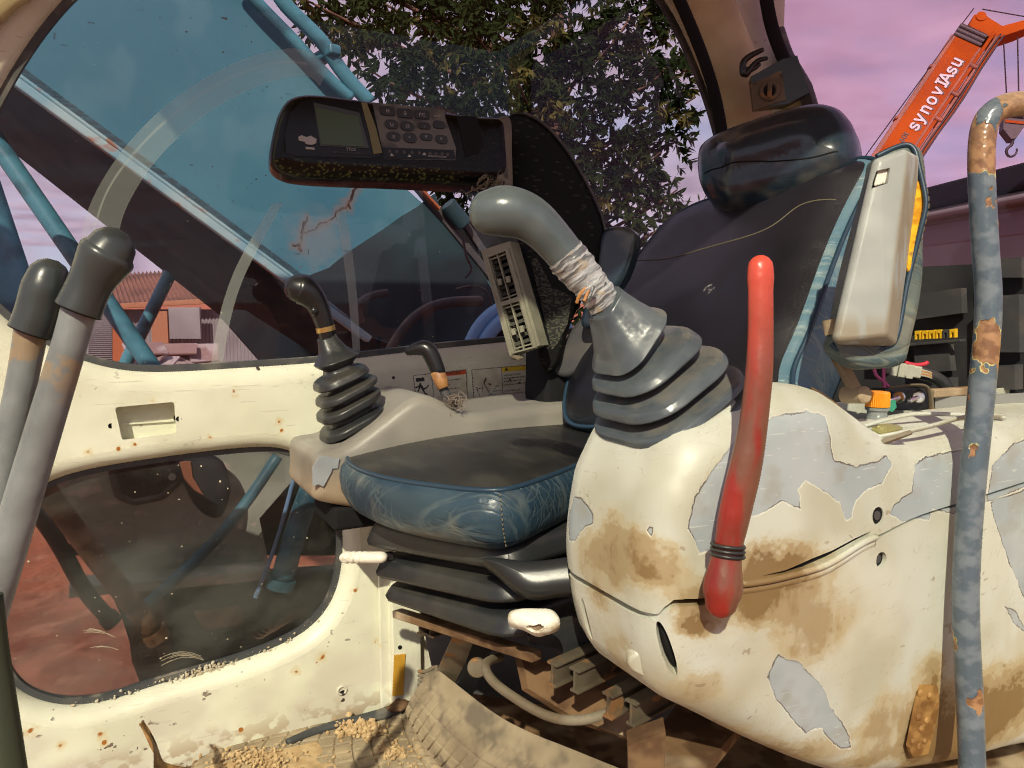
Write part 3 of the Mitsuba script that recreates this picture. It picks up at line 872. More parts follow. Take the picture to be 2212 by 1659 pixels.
for j in range(9):
    add(dk + "__coil", tube(np.array([PY(560 + 10 * j + 26 * math.sin(t), 1345 - 6 * j + 34 * math.cos(t), 2.5) for t in np.linspace(-.6, 1.5, 12)]), .003, 5), "dusty_cream_steel", smooth=True)
add(dk + "__bracket", prism([PY(a, b, 2.58) for a, b in ((420, 1325), (520, 1310), (525, 1350), (440, 1360))], A(0, .02, 0)), "rust_steel", smooth=False)

# ------------------------------------------------------------------ the cab
cab = thing("excavator_cab", "worn cream excavator cab with rubber sealed windows and rust spots", "excavator cab")
UPX = [(130, 760), (200, 786), (280, 802), (380, 804), (520, 796), (690, 784), (830, 768), (960, 753), (1090, 740), (1200, 727), (1320, 712), (1440, 698), (1530, 664), (1578, 590), (1592, 470), (1580, 340), (1545, 205), (1492, 75),
       (1420, -40), (1310, -100), (1100, -130), (750, -160), (480, -165), (320, -130), (205, -70), (122, 5), (55, 92), (0, 182), (-60, 310), (-90, 450), (-70, 580), (-10, 670), (58, 722)]
LPX = [(92, 1054), (150, 1031), (245, 1010), (350, 994), (455, 980), (560, 971), (612, 974), (655, 988), (692, 1014), (722, 1055), (742, 1110), (748, 1165), (746, 1225), (733, 1285), (706, 1335), (660, 1378), (610, 1405), (560, 1426),
       (455, 1460), (315, 1502), (245, 1525), (175, 1537), (122, 1536), (70, 1522), (30, 1497), (0, 1455), (-28, 1390), (-38, 1310), (-28, 1220), (0, 1140), (42, 1085)]


def ring2(px, n):
    q = np.array([XZ(a, b) for a, b in px])
    if not Polygon(q).exterior.is_ccw:
        q = q[::-1]
    return spline(q, n, True)


def off2(q, d):
    t = np.roll(q, -1, 0) - np.roll(q, 1, 0)
    t /= np.linalg.norm(t, axis=1, keepdims=True)
    return q + np.stack([t[:, 1], -t[:, 0]], 1) * d


def y3(q, y):
    return np.stack([q[:, 0], np.full(len(q), y), q[:, 1]], 1)


UR, LR = ring2(UPX, 220), ring2(LPX, 160)
holes, wall_parts = [], []
for R_, big, deep in ((UR, .040, .030), (LR, .034, .038)):
    o = off2(R_, big)
    holes.append(Polygon(o))
    rings = [y3(off2(R_, big * (1 - math.sin(a))) if a < 1.5 else off2(R_, .004), YW + deep * (1 - math.cos(a))) for a in np.radians([0, 12, 24, 36, 48, 60, 72, 84])]
    rings.append(y3(off2(R_, .002), YW + deep + .012))
    wall_parts.append(shell(np.array(rings)))
hx = np.array([XZ(a, b) for a, b in ((248, 880), (376, 868), (381, 935), (264, 951))])
holes.append(Polygon(polyres(smooth_poly(hx, .004), 70, True)))
for a, b in ((240, 920), (386, 905)):
    holes.append(Polygon(A(*XZ(a, b)) + .0055 * np.stack([np.cos(np.arange(14) / 14 * 6.283), np.sin(np.arange(14) / 14 * 6.283)], 1)))
sheet = Polygon([(-1.6, 1.55), (XR, 1.55), (XR, ROOF), (-1.6, ROOF)])
ext = [np.array(sheet.exterior.coords)[:-1]]
ext = polyres(ext[0], 160, True)
g = Polygon(ext, [np.array(h.exterior.coords)[:-1] for h in holes])
allb = [ext] + [np.array(h.exterior.coords)[:-1] for h in holes]
P = np.vstack(allb)
hh = .035
X, Y = np.meshgrid(np.arange(-1.6, XR, hh), np.arange(1.55, ROOF, hh))
q = np.stack([X.ravel(), Y.ravel()], 1)
inn = g.buffer(-.5 * hh)
q = q[contains_xy(inn, q[:, 0], q[:, 1])]
P = np.vstack([P, q])
tri = Delaunay(P).simplices
c = P[tri].mean(1)
tri = tri[contains_xy(g, c[:, 0], c[:, 1])]
e1, e2 = P[tri[:, 1]] - P[tri[:, 0]], P[tri[:, 2]] - P[tri[:, 0]]
sg = e1[:, 0] * e2[:, 1] - e1[:, 1] * e2[:, 0]
tri[sg < 0] = tri[sg < 0][:, ::-1]
sheet_m = trimesh.Trimesh(y3(P, YW), tri, process=False)
box = []
hq = np.array(holes[2].exterior.coords)[:-1]
box.append(shell(np.array([y3(hq, YW), y3(hq, YW + .0025)])))
wall_m = trimesh.util.concatenate([sheet_m, *wall_parts, *box])
wall_m.merge_vertices(digits_vertex=6)
wall = add(cab + "__right_wall", wall_m, "cream_wall_paint", smooth=50)
hcen = hq.mean(0)
add(wall + "__switch_recess", cat(placed(trimesh.creation.box((.13, .004, .10)), A(hcen[0], YW + .045, hcen[1]), *np.eye(3)), placed(trimesh.creation.box((.13, .006, .003)), A(hcen[0], YW + .040, hcen[1] - .010), *np.eye(3)),
    placed(trimesh.creation.box((.004, .05, .1)), A(hcen[0] - .062, YW + .025, hcen[1]), *np.eye(3)), placed(trimesh.creation.box((.004, .05, .1)), A(hcen[0] + .062, YW + .025, hcen[1]), *np.eye(3)),
    placed(trimesh.creation.box((.13, .05, .004)), A(hcen[0], YW + .025, hcen[1] + .047), *np.eye(3)), placed(trimesh.creation.box((.13, .05, .004)), A(hcen[0], YW + .025, hcen[1] - .047), *np.eye(3))), "cream_wall_paint", smooth=False,
    label="rectangular hole where a switch panel is missing")
for a, b in ((240, 920), (386, 905)):
    x, z = XZ(a, b)
    add(wall + "__screw_hole", cyl(A(x, YW + .012, z), A(x, YW + .015, z), .009, 12), "matte_black", smooth=False)
# windows: rubber seal and pane
seal_prof = np.array([(1.0, .0), (.95, .45), (.55, .75), (0, .85), (-.55, .75), (-.95, .45), (-1.0, 0), (-.9, -.6), (0, -.7), (.9, -.6)])


def window(nm, R_, deep, sw, glass):
    w = add(cab + "__" + nm, tube(y3(R_, YW + deep + .004), sw, closed=True, up=A(0, 1, 0), prof=seal_prof), "seal_rubber", smooth=50)
    p, t = fill(off2(R_, -.002), .12)
    add(w + "__pane", trimesh.Trimesh(y3(p, YW + deep + .006), t, process=False), glass, smooth=False)
    return w


uw = window("upper_window_seal", UR, .030, .0135, "side_glass")
lw = window("lower_window_seal", LR, .038, .0130, "lower_glass")

mat("dried_mud", lambda p, n, uv: MIX((0.52, 0.47, 0.36), (0.40, 0.33, 0.22), SS(0.35, 0.7, N3(p, 90.0))), rough=0.9)
ball0 = trimesh.creation.icosphere(subdivisions=1)
lp_ = Polygon(LR)


def specks(win, poly, y, n, smax):
    V, F, k = [], [], 0
    x0, z0, x1, z1 = poly.bounds
    for _ in range(n):
        x, z = rng.uniform(x0, x1), rng.uniform(z0, z1)
        if contains_xy(poly, x, z):
            s = .0006 + smax * rng.random() ** 5
            V.append(ball0.vertices * s * A(1, .35, 1) * rng.uniform(.6, 1.4, 3) + A(x, y, z))
            F.append(ball0.faces + k)
            k += len(ball0.vertices)
    add(win + "__mud_specks", trimesh.Trimesh(np.vstack(V), np.vstack(F), process=False), "dried_mud", smooth=False, kind="stuff")


specks(lw, lp_, YW + .0435, 230, .0016)
specks(uw, Polygon(UR), YW + .0355, 160, .0016)
for (a, b), (c_, d_), n_, w_ in (((345, 1432), (440, 1425), 13, 9), ((175, 1362), (255, 1382), 6, 5), ((190, 1398), (255, 1404), 5, 4)):
    for j in range(n_):
        o = rng.uniform(-w_, w_)
        t0_, t1_ = sorted(rng.uniform(0, 1, 2))
        pts = [PY(a + (c_ - a) * t + .3 * o, b + (d_ - b) * t - 14 * math.sin(t * 3.0) * (w_ / 9) + o * (1 - .5 * t), YW + .043) for t in np.linspace(t0_ * .6, max(t1_, t0_ * .6 + .25), 8)]
        add(lw + "__mud_streak", tube(np.array(pts), .0009, 4, flat=.5), "dried_mud", smooth=False)
mv, mf, k = [], [], 0
for _ in range(420):
    i = int(rng.normal(0, 1) * 7 + 1)
    a, b = (400 + rng.normal(40, 34), 1482 - .30 * 0) if rng.random() < .7 else (rng.uniform(150, 740), 0)
    j = int(np.argmin(np.abs(LR[:, 0] - XZ(a, 1470)[0]) + 10 * (LR[:, 1] > 2.05)))
    s = .0008 + .0030 * rng.random() ** 3
    mv.append(ball0.vertices * s * rng.uniform(.6, 1.3, 3) + A(LR[j, 0] + rng.normal(0, .003), YW + .026 + rng.uniform(-.004, .004), LR[j, 1] + rng.normal(.002, .007)))
    mf.append(ball0.faces + k)
    k += len(ball0.vertices)
add(lw + "__seal_dirt", trimesh.Trimesh(np.vstack(mv), np.vstack(mf), process=False), "dried_mud", smooth=False, kind="stuff", label="caked yellow mud on the lower window seal")

# translucent films painting the pale reflected arcs on the upper pane
scene["reflection_film"] = {"type": "mask", "opacity": 0.20, "bsdf": {"type": "principledthin", "base_color": rgb(0.72, 0.82, 0.72), "roughness": 0.9, "diff_trans": 1.0}}
scene["reflection_film_strong"] = {"type": "mask", "opacity": 0.28, "bsdf": {"type": "principledthin", "base_color": rgb(0.76, 0.86, 0.76), "roughness": 0.9, "diff_trans": 1.0}}


scene["painted_haze_film"] = {"type": "mask", "opacity": mikit.proc(lambda p, n, uv: 0.02 + 0.13 * SS(0.40, 0.75, mikit.fbm(p.x * 5 + p.z * 2, p.y, p.z * 7 - p.x * 2, 4))), "bsdf": {"type": "principledthin", "base_color": rgb(0.62, 0.66, 0.58), "roughness": 0.9, "diff_trans": 1.0}}
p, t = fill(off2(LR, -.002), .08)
add(lw + "__painted_haze", trimesh.Trimesh(y3(p, YW + .0432), t, process=False), "painted_haze_film", smooth=False)  # film paints the hazy reflections over the low pane


def reflection_band(left, right, m, y):
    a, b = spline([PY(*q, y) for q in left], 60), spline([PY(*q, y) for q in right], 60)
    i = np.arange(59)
    add(uw + "__painted_reflection", (np.vstack([a, b]), np.stack([i, i + 1, i + 61, i + 60], 1)), m, smooth=False)


reflection_band(((172, 560), (182, 480), (215, 400), (270, 318), (350, 235), (440, 170), (530, 126), (610, 106), (670, 112), (712, 150)), ((262, 590), (258, 500), (285, 425), (335, 350), (405, 280), (485, 222), (565, 184), (630, 166), (672, 168), (690, 186)), "reflection_film", YW + .0345)
reflection_band(((196, 520), (226, 420), (282, 336), (360, 256), (450, 190), (540, 148), (615, 130), (665, 136)), ((199, 522), (230, 422), (286, 339), (364, 260), (453, 195), (542, 153), (616, 136), (664, 141)), "reflection_film_strong", YW + .0338)
reflection_band(((456, 785), (470, 700), (500, 600), (540, 520), (588, 440)), ((482, 784), (496, 700), (524, 606), (566, 522), (612, 438)), "reflection_film_strong", YW + .0338)
reflection_band(((722, 444), (742, 560), (756, 680), (762, 760)), ((745, 442), (763, 560), (774, 680), (778, 758)), "reflection_film_strong", YW + .0338)

# wall post with a reflector, right of the low window
add(cab + "__wall_post", cat(placed(rounded_box((.075, .05, .42), .006), A(*PY(872, 1420, YW - .01)[:2], 1.79), *np.eye(3)), placed(rounded_box((.03, .012, .40), .004), A(*PY(833, 1420, YW - .012)[:2], 1.80), *np.eye(3))), "cream_wall_paint")
mat("amber_reflector", (0.50, 0.27, 0.03), rough=0.35, clearcoat=0.6)
q = [PY(a, b, YW - .037) for a, b in ((851, 1415), (875, 1412), (870, 1500), (847, 1503))]
add(cab + "__reflector", prism(q, A(0, -.003, 0)), "amber_reflector", smooth=False, label="amber reflector strip on the wall post")
clod = mball(PY(862, 1524, YW - .05), (.03, .02, .010), 3)
clod.vertices += (meshkit.fbm(clod.vertices * 60, 3) - .5)[:, None] * .015
add(cab + "__mud_lump", clod, "rust_steel", smooth=True)
for a, b, r in ((853, 1386, .005), (858, 1318, .012), (740, 1497, .007)):
    x, z = XZ(a, b)
    add(cab + "__bolt_hole", cyl(A(x, YW - .037 if a > 800 else YW - .001, z), A(x, YW - .031 if a > 800 else YW + .004, z), r, 14), "matte_black")
for a, b in ((738, 1490),):
    x, z = XZ(a, b)
    ringp = A(x, YW - .003, z) + .010 * np.stack([np.cos(np.arange(16) / 16 * 6.283), np.zeros(16), np.sin(np.arange(16) / 16 * 6.283)], 1)
    add(cab + "__hole_rim", tube(ringp, .0028, 6, closed=True), "cream_wall_paint", smooth=True)

# rear wall with its window, floor, roof, door sill and far pillars
RW = [PX(a, b, XR) for a, b in ((1640, -400), (1655, -60), (1664, 10), (1700, 120), (1742, 190), (1775, 300), (1790, 450), (1800, 590), (1840, 640))]
ry = [(q[1], q[2]) for q in RW]
ry = [(ry[0][0], 3.72)] + [v for v in ry[1:] if v[1] < 3.70] + [(.30, ry[-1][1] - .02), (.22, 2.75), (.22, 3.72)]
rq = np.array(ry)
if not Polygon(rq).exterior.is_ccw:
    rq = rq[::-1]
rq = smooth_poly(rq, .05)
rq = polyres(rq, 160, True)
outer = Polygon([(YW + .02, 1.55), (YW + .02, ROOF), (.05, ROOF), (.05, 1.55)])
rp = trimesh.creation.extrude_polygon(outer.difference(Polygon(rq).buffer(.012)), .04, engine="earcut")
add(cab + "__rear_wall", placed(rp, A(XR, 0, 0), A(0, 1, 0), A(0, 0, 1), A(1, 0, 0)), "pillar_paint", smooth=False)
rwin = add(cab + "__rear_window_seal", tube(np.stack([np.full(len(rq), XR - .006), rq[:, 0], rq[:, 1]], 1), .020, closed=True, up=A(1, 0, 0), prof=seal_prof), "seal_rubber", smooth=50)
p, t = fill(rq, .12)
add(rwin + "__pane", trimesh.Trimesh(np.stack([np.full(len(p), XR + .004), p[:, 0], p[:, 1]], 1), t, process=False), "rear_glass", smooth=False)
add(cab + "__floor_plate", placed(rounded_box((3.4, 1.72, .05), .005, 1), A(.15, .88, FLOOR - .035), *np.eye(3)), "rust_steel", smooth=False)
add(cab + "__roof", placed(rounded_box((2.18, 1.62, .10), .04, 2), A(.64, .95, ROOF + .03), *np.eye(3)), "pillar_paint", smooth=30)
# corner pillar between side and rear windows: a curved cover strip
pc = []
for a, b in ((1420, -200), (1500, -40), (1548, 70), (1592, 190), (1612, 270), (1628, 380), (1640, 520), (1650, 700)):
    pc.append(PY(a, b, YW - .03))
pc = spline(pc, 40)
prof = np.array([(math.cos(t), .30 * math.sin(t) ** 1) for t in np.linspace(0, 2 * np.pi, 24, endpoint=False)])
add(cab + "__corner_pillar", tube(pc, .088, up=A(0.25, 1, 0), prof=prof), "pillar_paint", smooth=True)
frn = [PY(a, b, YW - .02) for a, b in ((-330, 500), (-230, 180), (-90, -20), (60, -130))]
add(cab + "__front_pillar", tube(spline(frn, 30), .075, up=A(0, 1, 0), prof=prof), "pillar_paint", smooth=True)
for pts, w_ in ((((1440, -60), (1498, 70), (1540, 190), (1560, 290), (1572, 400)), .018), (((1648, -60), (1668, 60), (1704, 150), (1738, 215)), .022)):
    add(cab + "__pillar_gasket", tube(spline([PY(a, b, YW - .045) for a, b in pts], 30), w_, up=A(0.25, 1, 0), prof=prof), "matte_black", smooth=True)
# belt guide on the corner pillar
bg = thing("belt_guide", "black bracket with a round worn guide and a forked hook on the corner pillar", "belt guide")
pn = unit(A(-.62, -.78, 0))
ex, ey, ez = frame_from(pn)
bc = PY(1668, 178, YW - .17)
add(bg + "__bracket", prism([PL(a, b, bc, pn) for a, b in ((1622, 165), (1690, 128), (1722, 120), (1748, 200), (1700, 225), (1630, 232))], -pn * .05), "black_plastic", smooth=20)
add(bg + "__face_plate", prism([PL(a, b, bc + pn * .004, pn) for a, b in ((1622, 182), (1688, 152), (1698, 215), (1628, 238))], -pn * .012), "dusty_cream_steel", smooth=20)
ko = PL(1662, 196, bc + pn * .006, pn)
ringp = ko + .021 * (ex * np.cos(np.arange(30) / 30 * 6.283)[:, None] + ey * np.sin(np.arange(30) / 30 * 6.283)[:, None])
add(bg + "__guide_ring", tube(ringp, .006, 8, closed=True), "dusty_cream_steel", smooth=True)
add(bg + "__guide_slot", cyl(ko - pn * .004, ko + pn * .002, .019, 24), "matte_black")
add(bg + "__guide_bar", placed(rounded_box((.012, .040, .010), .004), ko + pn * .004, ex, ey, ez), "dusty_cream_steel")
for pts, r in ((((1606, 158), (1606, 135), (1622, 120), (1646, 108)), .010), (((1612, 160), (1630, 138), (1640, 130), (1655, 126)), .009), (((1606, 150), (1625, 150), (1640, 140)), .008)):
    add(bg + "__hook_prong", tube(spline([PL(a, b, bc + pn * .01, pn) for a, b in pts], 14), np.linspace(r, r * .6, 14), 8, round_ends=True), "black_plastic", smooth=True)
for a, b in ((1690, 162), (1632, 178)):
    add(bg + "__screw", cyl(PL(a, b, bc + pn * .004, pn), PL(a, b, bc + pn * .009, pn), .005, 10), "dark_steel")
# ------------------------------------------------------------------ the operator's seat
def grain(scale, amp):
    def fn(p, n, uv):
        a = dr.abs(n.z) > 0.6
        x, y = dr.select(a, p.x, p.y - 0.3 * p.x), dr.select(a, p.y, p.z)
        f, s, w = mikit.voronoi(x * scale + 0.35 * mikit.noise(p.x * scale, p.y * scale, p.z * scale), y * scale)
        return SS(0.02, 0.35, s - f) * amp + N3(p, 14.0, 2) * 0.004
    return fn


mat("black_leather", lambda p, n, uv: MIX(MIX((0.008, 0.008, 0.012), (0.014, 0.013, 0.019), SS(0.35, 0.7, N3(p, 5.0))), (0.05, 0.05, 0.045), 0.3 * SS(0.5, 0.75, N3(p, 9.0)) * SS(0.6, 0.95, n.z)), rough=0.33, spec=0.45,
    bump=grain(210.0, 0.00022), eps=6e-4)
mat("cushion_leather", lambda p, n, uv: MIX(MIX((0.010, 0.010, 0.010), (0.024, 0.024, 0.022), SS(0.3, 0.7, N3(p, 7.0))), (0.060, 0.058, 0.045), 0.5 * SS(0.50, 0.72, mikit.fbm(p.x * 20, p.y * 7, p.z * 7, 3))), rough=0.27, spec=0.7,
    bump=grain(150.0, 0.0010), eps=6e-4)


def ridge(u, v, w):
    return SS(w, 0.0, dr.abs(mikit.noise(u, v) - 0.5))


def crease(p, s=1.0):
    """Fine wandering creases of old leather."""
    u, v = (p.x * 0.75 + p.y * 0.75) * s, p.z * s
    wx = 0.016 * (N3(p, 14.0 * s, 3) - 0.5)
    u, v = u + wx, v - wx
    a = dr.maximum(ridge(u * 60 + v * 34, v * 9 - u * 5, 0.05), ridge(u * 8 + v * 6 + 9, v * 60 - u * 20 + 4, 0.05))
    b = dr.maximum(ridge(u * 52 - v * 46 + 31, v * 8 + u * 7, 0.05), ridge(u * 90 + v * 8 + 3, v * 13 + 8, 0.06))
    c = ridge(u * 110 + v * 60 + 11, v * 16 - u * 9 + 7, 0.07)
    return dr.maximum(dr.maximum(a, b) * SS(0.30, 0.52, N3(p, 12.0, 2)), 0.8 * c * SS(0.40, 0.58, N3(p, 17.0, 2)))


def blue_color(lo, hi, line, k):
    def fn(p, n, uv):
        c = MIX(lo, hi, SS(0.3, 0.7, N3(p, 10.0)))
        c = MIX(c, line, k * crease(p))
        return MIX(c, (0.22, 0.20, 0.15), 0.35 * SS(0.55, 0.8, N3(p, 16.0)))
    return fn


def crease_bump(p, n, uv):
    return -crease(p) * 0.0010 + N3(p, 60.0, 3) * 0.0012


mat("blue_leather", blue_color((0.014, 0.037, 0.062), (0.028, 0.060, 0.088), (0.13, 0.165, 0.17), 0.38), rough=0.36, spec=0.5, bump=crease_bump, eps=6e-4)
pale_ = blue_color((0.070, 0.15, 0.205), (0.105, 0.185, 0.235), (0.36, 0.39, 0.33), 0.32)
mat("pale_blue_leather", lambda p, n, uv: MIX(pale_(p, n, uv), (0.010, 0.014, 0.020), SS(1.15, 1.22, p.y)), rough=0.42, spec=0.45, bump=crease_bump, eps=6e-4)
mat("dark_blue_leather", blue_color((0.008, 0.018, 0.031), (0.014, 0.030, 0.046), (0.03, 0.045, 0.05), 0.25), rough=0.24, spec=0.6, bump=lambda p, n, uv: N3(p, 26.0, 2) * 0.0012, eps=6e-4)
mat("armrest_leather", blue_color((0.045, 0.075, 0.085), (0.10, 0.125, 0.115), (0.24, 0.25, 0.19), 0.4), rough=0.4, spec=0.5, bump=crease_bump, eps=6e-4)
mat("piping_blue", (0.016, 0.040, 0.070), rough=0.4)
mat("thread", (0.16, 0.14, 0.085), rough=0.8)

seat = thing("operator_seat", "worn blue and black leather operator seat with reclined back and cracked sides", "seat")
SA, SB = U(1085, 1056, 1.10), U(752, 1000, 1.42)
sv = unit(SB - SA)
sw = unit(np.cross(sv, A(0, 0, 1)))
if sw[0] < 0:
    sw = -sw
sn = unit(np.cross(sw, sv))
if sn[2] < 0:
    sn = -sn
CPX = [(752, 985), (775, 1012), (850, 1034), (960, 1050), (1075, 1057), (1150, 1040), (1232, 1009), (1330, 965), (1420, 922), (1400, 897), (1300, 895), (1200, 896), (1100, 903), (1000, 915), (900, 932), (830, 950), (778, 967)]
co = [PL(a, b, SA, sn) for a, b in CPX]
side = [(-.004, 0), (.006, .004), (.014, .016), (.018, .034), (.016, .056), (.006, .076), (-.012, .088), (-.03, .094)]
add(seat + "__cushion_panel", pillow(co, sn, .1, .01, side=side, part="front", bulge=.024, h=.014), "cushion_leather", smooth=True, label="black grained top panel of the seat cushion")
add(seat + "__cushion_side", pillow(co, sn, .094, .01, side=side, part="rest", n=200), "blue_leather", smooth=50, label="blue creased side band of the seat cushion")
add(seat + "__cushion_piping", tube(outline_of(co, sn, .001, .001, 200), .0042, 8, closed=True), "piping_blue", smooth=True)
# stitched seam on the front corner
st = [A(*q) for q in (PL(1079, 1060, SA, sn) - sn * .004, U(1083, 1095, 1.082), U(1086, 1135, 1.080), U(1094, 1185, 1.095))]
q = spline(st, 49)
add(seat + "__cushion_stitch", cat(*[tube(q[j:j + 3], .0010, 5) for j in range(0, 46, 4)]), "thread", smooth=True)


def rrect(N_, F_, depth, off, r=.045, n=64):
    e1 = unit(F_ - N_)
    L = np.linalg.norm(F_ - N_)
    q = Polygon([(-off, -off), (L + off, -off), (L + off, depth + off), (-off, depth + off)]).buffer(-r).buffer(r, quad_segs=8)
    q = polyres(np.array(q.exterior.coords)[:-1], n, True)
    i = np.argmin(q[:, 0] + q[:, 1])
    q = np.roll(q, -i, 0)
    return N_ + q[:, :1] * e1 + q[:, 1:] * sw


bell = []
for n0, n1, f0_, f1_, nx, fx in ((1176, 1238, 1126, 1180, 1095, 780), (1262, 1314, 1201, 1246, 1096, 800), (1334, 1391, 1260, 1294, 1103, 820)):
    for t, o in ((-.06, -.036), (0, -.014), (.12, -.004), (.35, 0), (.72, .005), (.90, .003), (1.0, -.006), (1.05, -.018), (1.08, -.036)):
        bell.append(((nx, n0 + (n1 - n0) * t), (fx, f0_ + (f1_ - f0_) * t), o))
rings = [rrect(U(*a, 1.12), U(*b, 1.42), .40, o) for a, b, o in bell]
add(seat + "__suspension_bellows", loft(rings), "black_rubber", smooth=True)
lip = [U(a, b, d) for a, b, d in ((1040, 1212, 1.11), (1070, 1200, 1.09), (1150, 1198, 1.06), (1260, 1195, 1.08), (1330, 1230, 1.1), (1280, 1268, 1.06), (1210, 1275, 1.045), (1150, 1281, 1.045), (1105, 1262, 1.06), (1065, 1232, 1.09))]
ln = unit(CAM - np.mean(lip, 0) + A(0, 0, .25))
add(seat + "__recline_cover", pillow(lip, ln, .06, .030, bulge=.016, h=.010, n=100), "smooth_rubber", smooth=True)
mat("old_white_plastic", lambda p, n, uv: MIX((0.72, 0.69, 0.60), (0.45, 0.39, 0.28), SS(0.55, 0.8, N3(p, 55.0))), rough=0.5, bump=lambda p, n, uv: N3(p, 70.0) * 0.002)
wh = np.array([U(748, 1204, 1.39), U(822, 1204, 1.36)])
tt = np.linspace(0, 1, 60)
add(seat + "__height_lever", tube(wh[0] + tt[:, None] * (wh[1] - wh[0]), .0125 + .0012 * np.sin(tt * 2 * np.pi * 6) * (tt < .55), 16, round_ends=True, flat=.8, up=A(0, 0, 1)), "old_white_plastic", smooth=True, label="ribbed white lever grip")
add(seat + "__lever_stem", strip_box(U(815, 1204, 1.37), U(850, 1200, 1.38), .012, .014), "black_plastic")
kn = [U(a, b, 1.035) for a, b in ((1097, 1324), (1110, 1307), (1165, 1303), (1197, 1309), (1211, 1335), (1205, 1353), (1178, 1368), (1155, 1369), (1125, 1352), (1103, 1343))]
knob = pillow(kn, unit(CAM - kn[0]) + A(0, 0, .4), .036, .015, n=80, bulge=.005, h=.006)
knob.vertices += (meshkit.fbm(knob.vertices * 45, 3, 4) - .5)[:, None] * .006 * (knob.vertices - knob.vertices.mean(0)) / .03
cutm = mball(U(1157, 1357, 1.033), (.014, .012, .0055), 3)
cutm.vertices += (meshkit.fbm(cutm.vertices * 300, 2, 9) - .5)[:, None] * (cutm.vertices - cutm.vertices.mean(0)) * .9
add(seat + "__weight_knob", mf2tm(tm2mf(knob) - tm2mf(cutm)), "old_white_plastic", smooth=50, label="torn white adjusting knob at the near corner")
add(seat + "__knob_shaft", mball(U(1158, 1352, 1.050), (.012, .012, .012), 2), "rust_steel", smooth=True)
mat("rail_steel", lambda p, n, uv: MIX(MIX((0.095, 0.078, 0.052), (0.055, 0.040, 0.025), SS(0.35, 0.65, N3(p, 16.0))), (0.20, 0.10, 0.04), SS(0.58, 0.72, N3(p, 30.0))), rough=0.7)
# slide rails and frame under the suspension
add(seat + "__front_crossbar", strip_box(U(858, 1324, 1.45), U(1160, 1418, 1.15), .022, .014), "rust_steel")
add(seat + "__base_pan", prism([U(1147, 1400, 1.13), U(1260, 1380, 1.10), U(1420, 1400, 1.3), U(1330, 1440, 1.3), U(1215, 1442, 1.12), U(1152, 1428, 1.12)], A(.05, .12, .01)), "black_rubber", smooth=20)
for (a, d1, L) in (((1192, 1452), 1.11, .5), ((1240, 1465), 1.10, .5), ((905, 1348), 1.40, .45), ((928, 1352), 1.40, .45), ((1312, 1520), 1.06, .35), ((1362, 1536), 1.05, .35)):
    q = U(*a, d1)
    for dz, wd, hg in ((0.012, .020, .004), (-.004, .004, .034), (-.020, .016, .004)):
        add(seat + "__slide_rail", strip_box(q + A(0, 0, dz), q + sw * L + A(0, 0, dz), wd, hg), "rail_steel")
add(seat + "__adjust_bar", tube(spline([U(a, b, d) for a, b, d in ((1080, 1420, 1.3), (1056, 1428, 1.22), (1049, 1444, 1.18), (1062, 1468, 1.16), (1110, 1506, 1.13), (1180, 1545, 1.11), (1240, 1556, 1.09), (1290, 1548, 1.09), (1350, 1518, 1.12))], 60), .0072, 10), "dusty_cream_steel", smooth=True)
add(seat + "__floor_pan", prism([U(a, b, d) for a, b, d in ((1075, 1435, 1.30), (1350, 1480, 1.30), (1420, 1590, 1.18), (1290, 1545, 1.16), (1130, 1490, 1.22))], A(0, .02, -.012)), "rust_steel", smooth=20)
ped = thing("seat_pedestal", "rusty steel pedestal box in the dark under the seat and near console", "pedestal")
pz = [U(1352, 1565, 1.05), U(1500, 1530, 1.02), U(1640, 1600, 1.25), U(1480, 1620, 1.28)]
add(ped + "__top", prism(pz, A(0, 0, -.02)), "rust_steel", smooth=20)
add(ped + "__leg", prism([U(1352, 1566, 1.05), U(1432, 1548, 1.03), U(1440, 1900, .96), U(1368, 1900, .98)], A(.02, .03, 0)), "rust_steel", smooth=20)
add(ped + "__back_panel", prism([U(900, 1340, 1.74), U(1560, 1340, 1.62), U(1900, 1640, 1.50), U(930, 1500, 1.74)], A(.03, .03, 0)), "dark_steel", smooth=20)
belt = thing("seat_belt_anchor", "grey strap with a round cream cap running down behind the curled floor mat", "seat belt")
add(belt + "__strap", strip_box(U(1018, 1350, 1.40), U(945, 1500, 1.70), .045, .006, up=FWD), "dusty_cream_steel")
add(belt + "__webbing", strip_box(U(1062, 1345, 1.36), U(985, 1540, 1.62), .036, .004, up=FWD), "matte_black")
cc = U(1031, 1439, 1.33)
add(belt + "__cap", cyl(cc, cc - FWD * .012, .0165, 24, .002), "dusty_cream_steel")
wir = thing("floor_wires", "bundle of dusty wires beside the raised corner of the mat", "wires")
for j in range(4):
    add(wir + "__wire", tube(spline([U(905, 1450 + 9 * j, 1.66), U(925, 1448 + 10 * j, 1.62), U(945, 1440 + 12 * j, 1.6), U(918, 1480 + 10 * j, 1.63), U(908, 1500 + 5 * j, 1.66)], 20), .004, 6), "dusty_cream_steel", smooth=True)

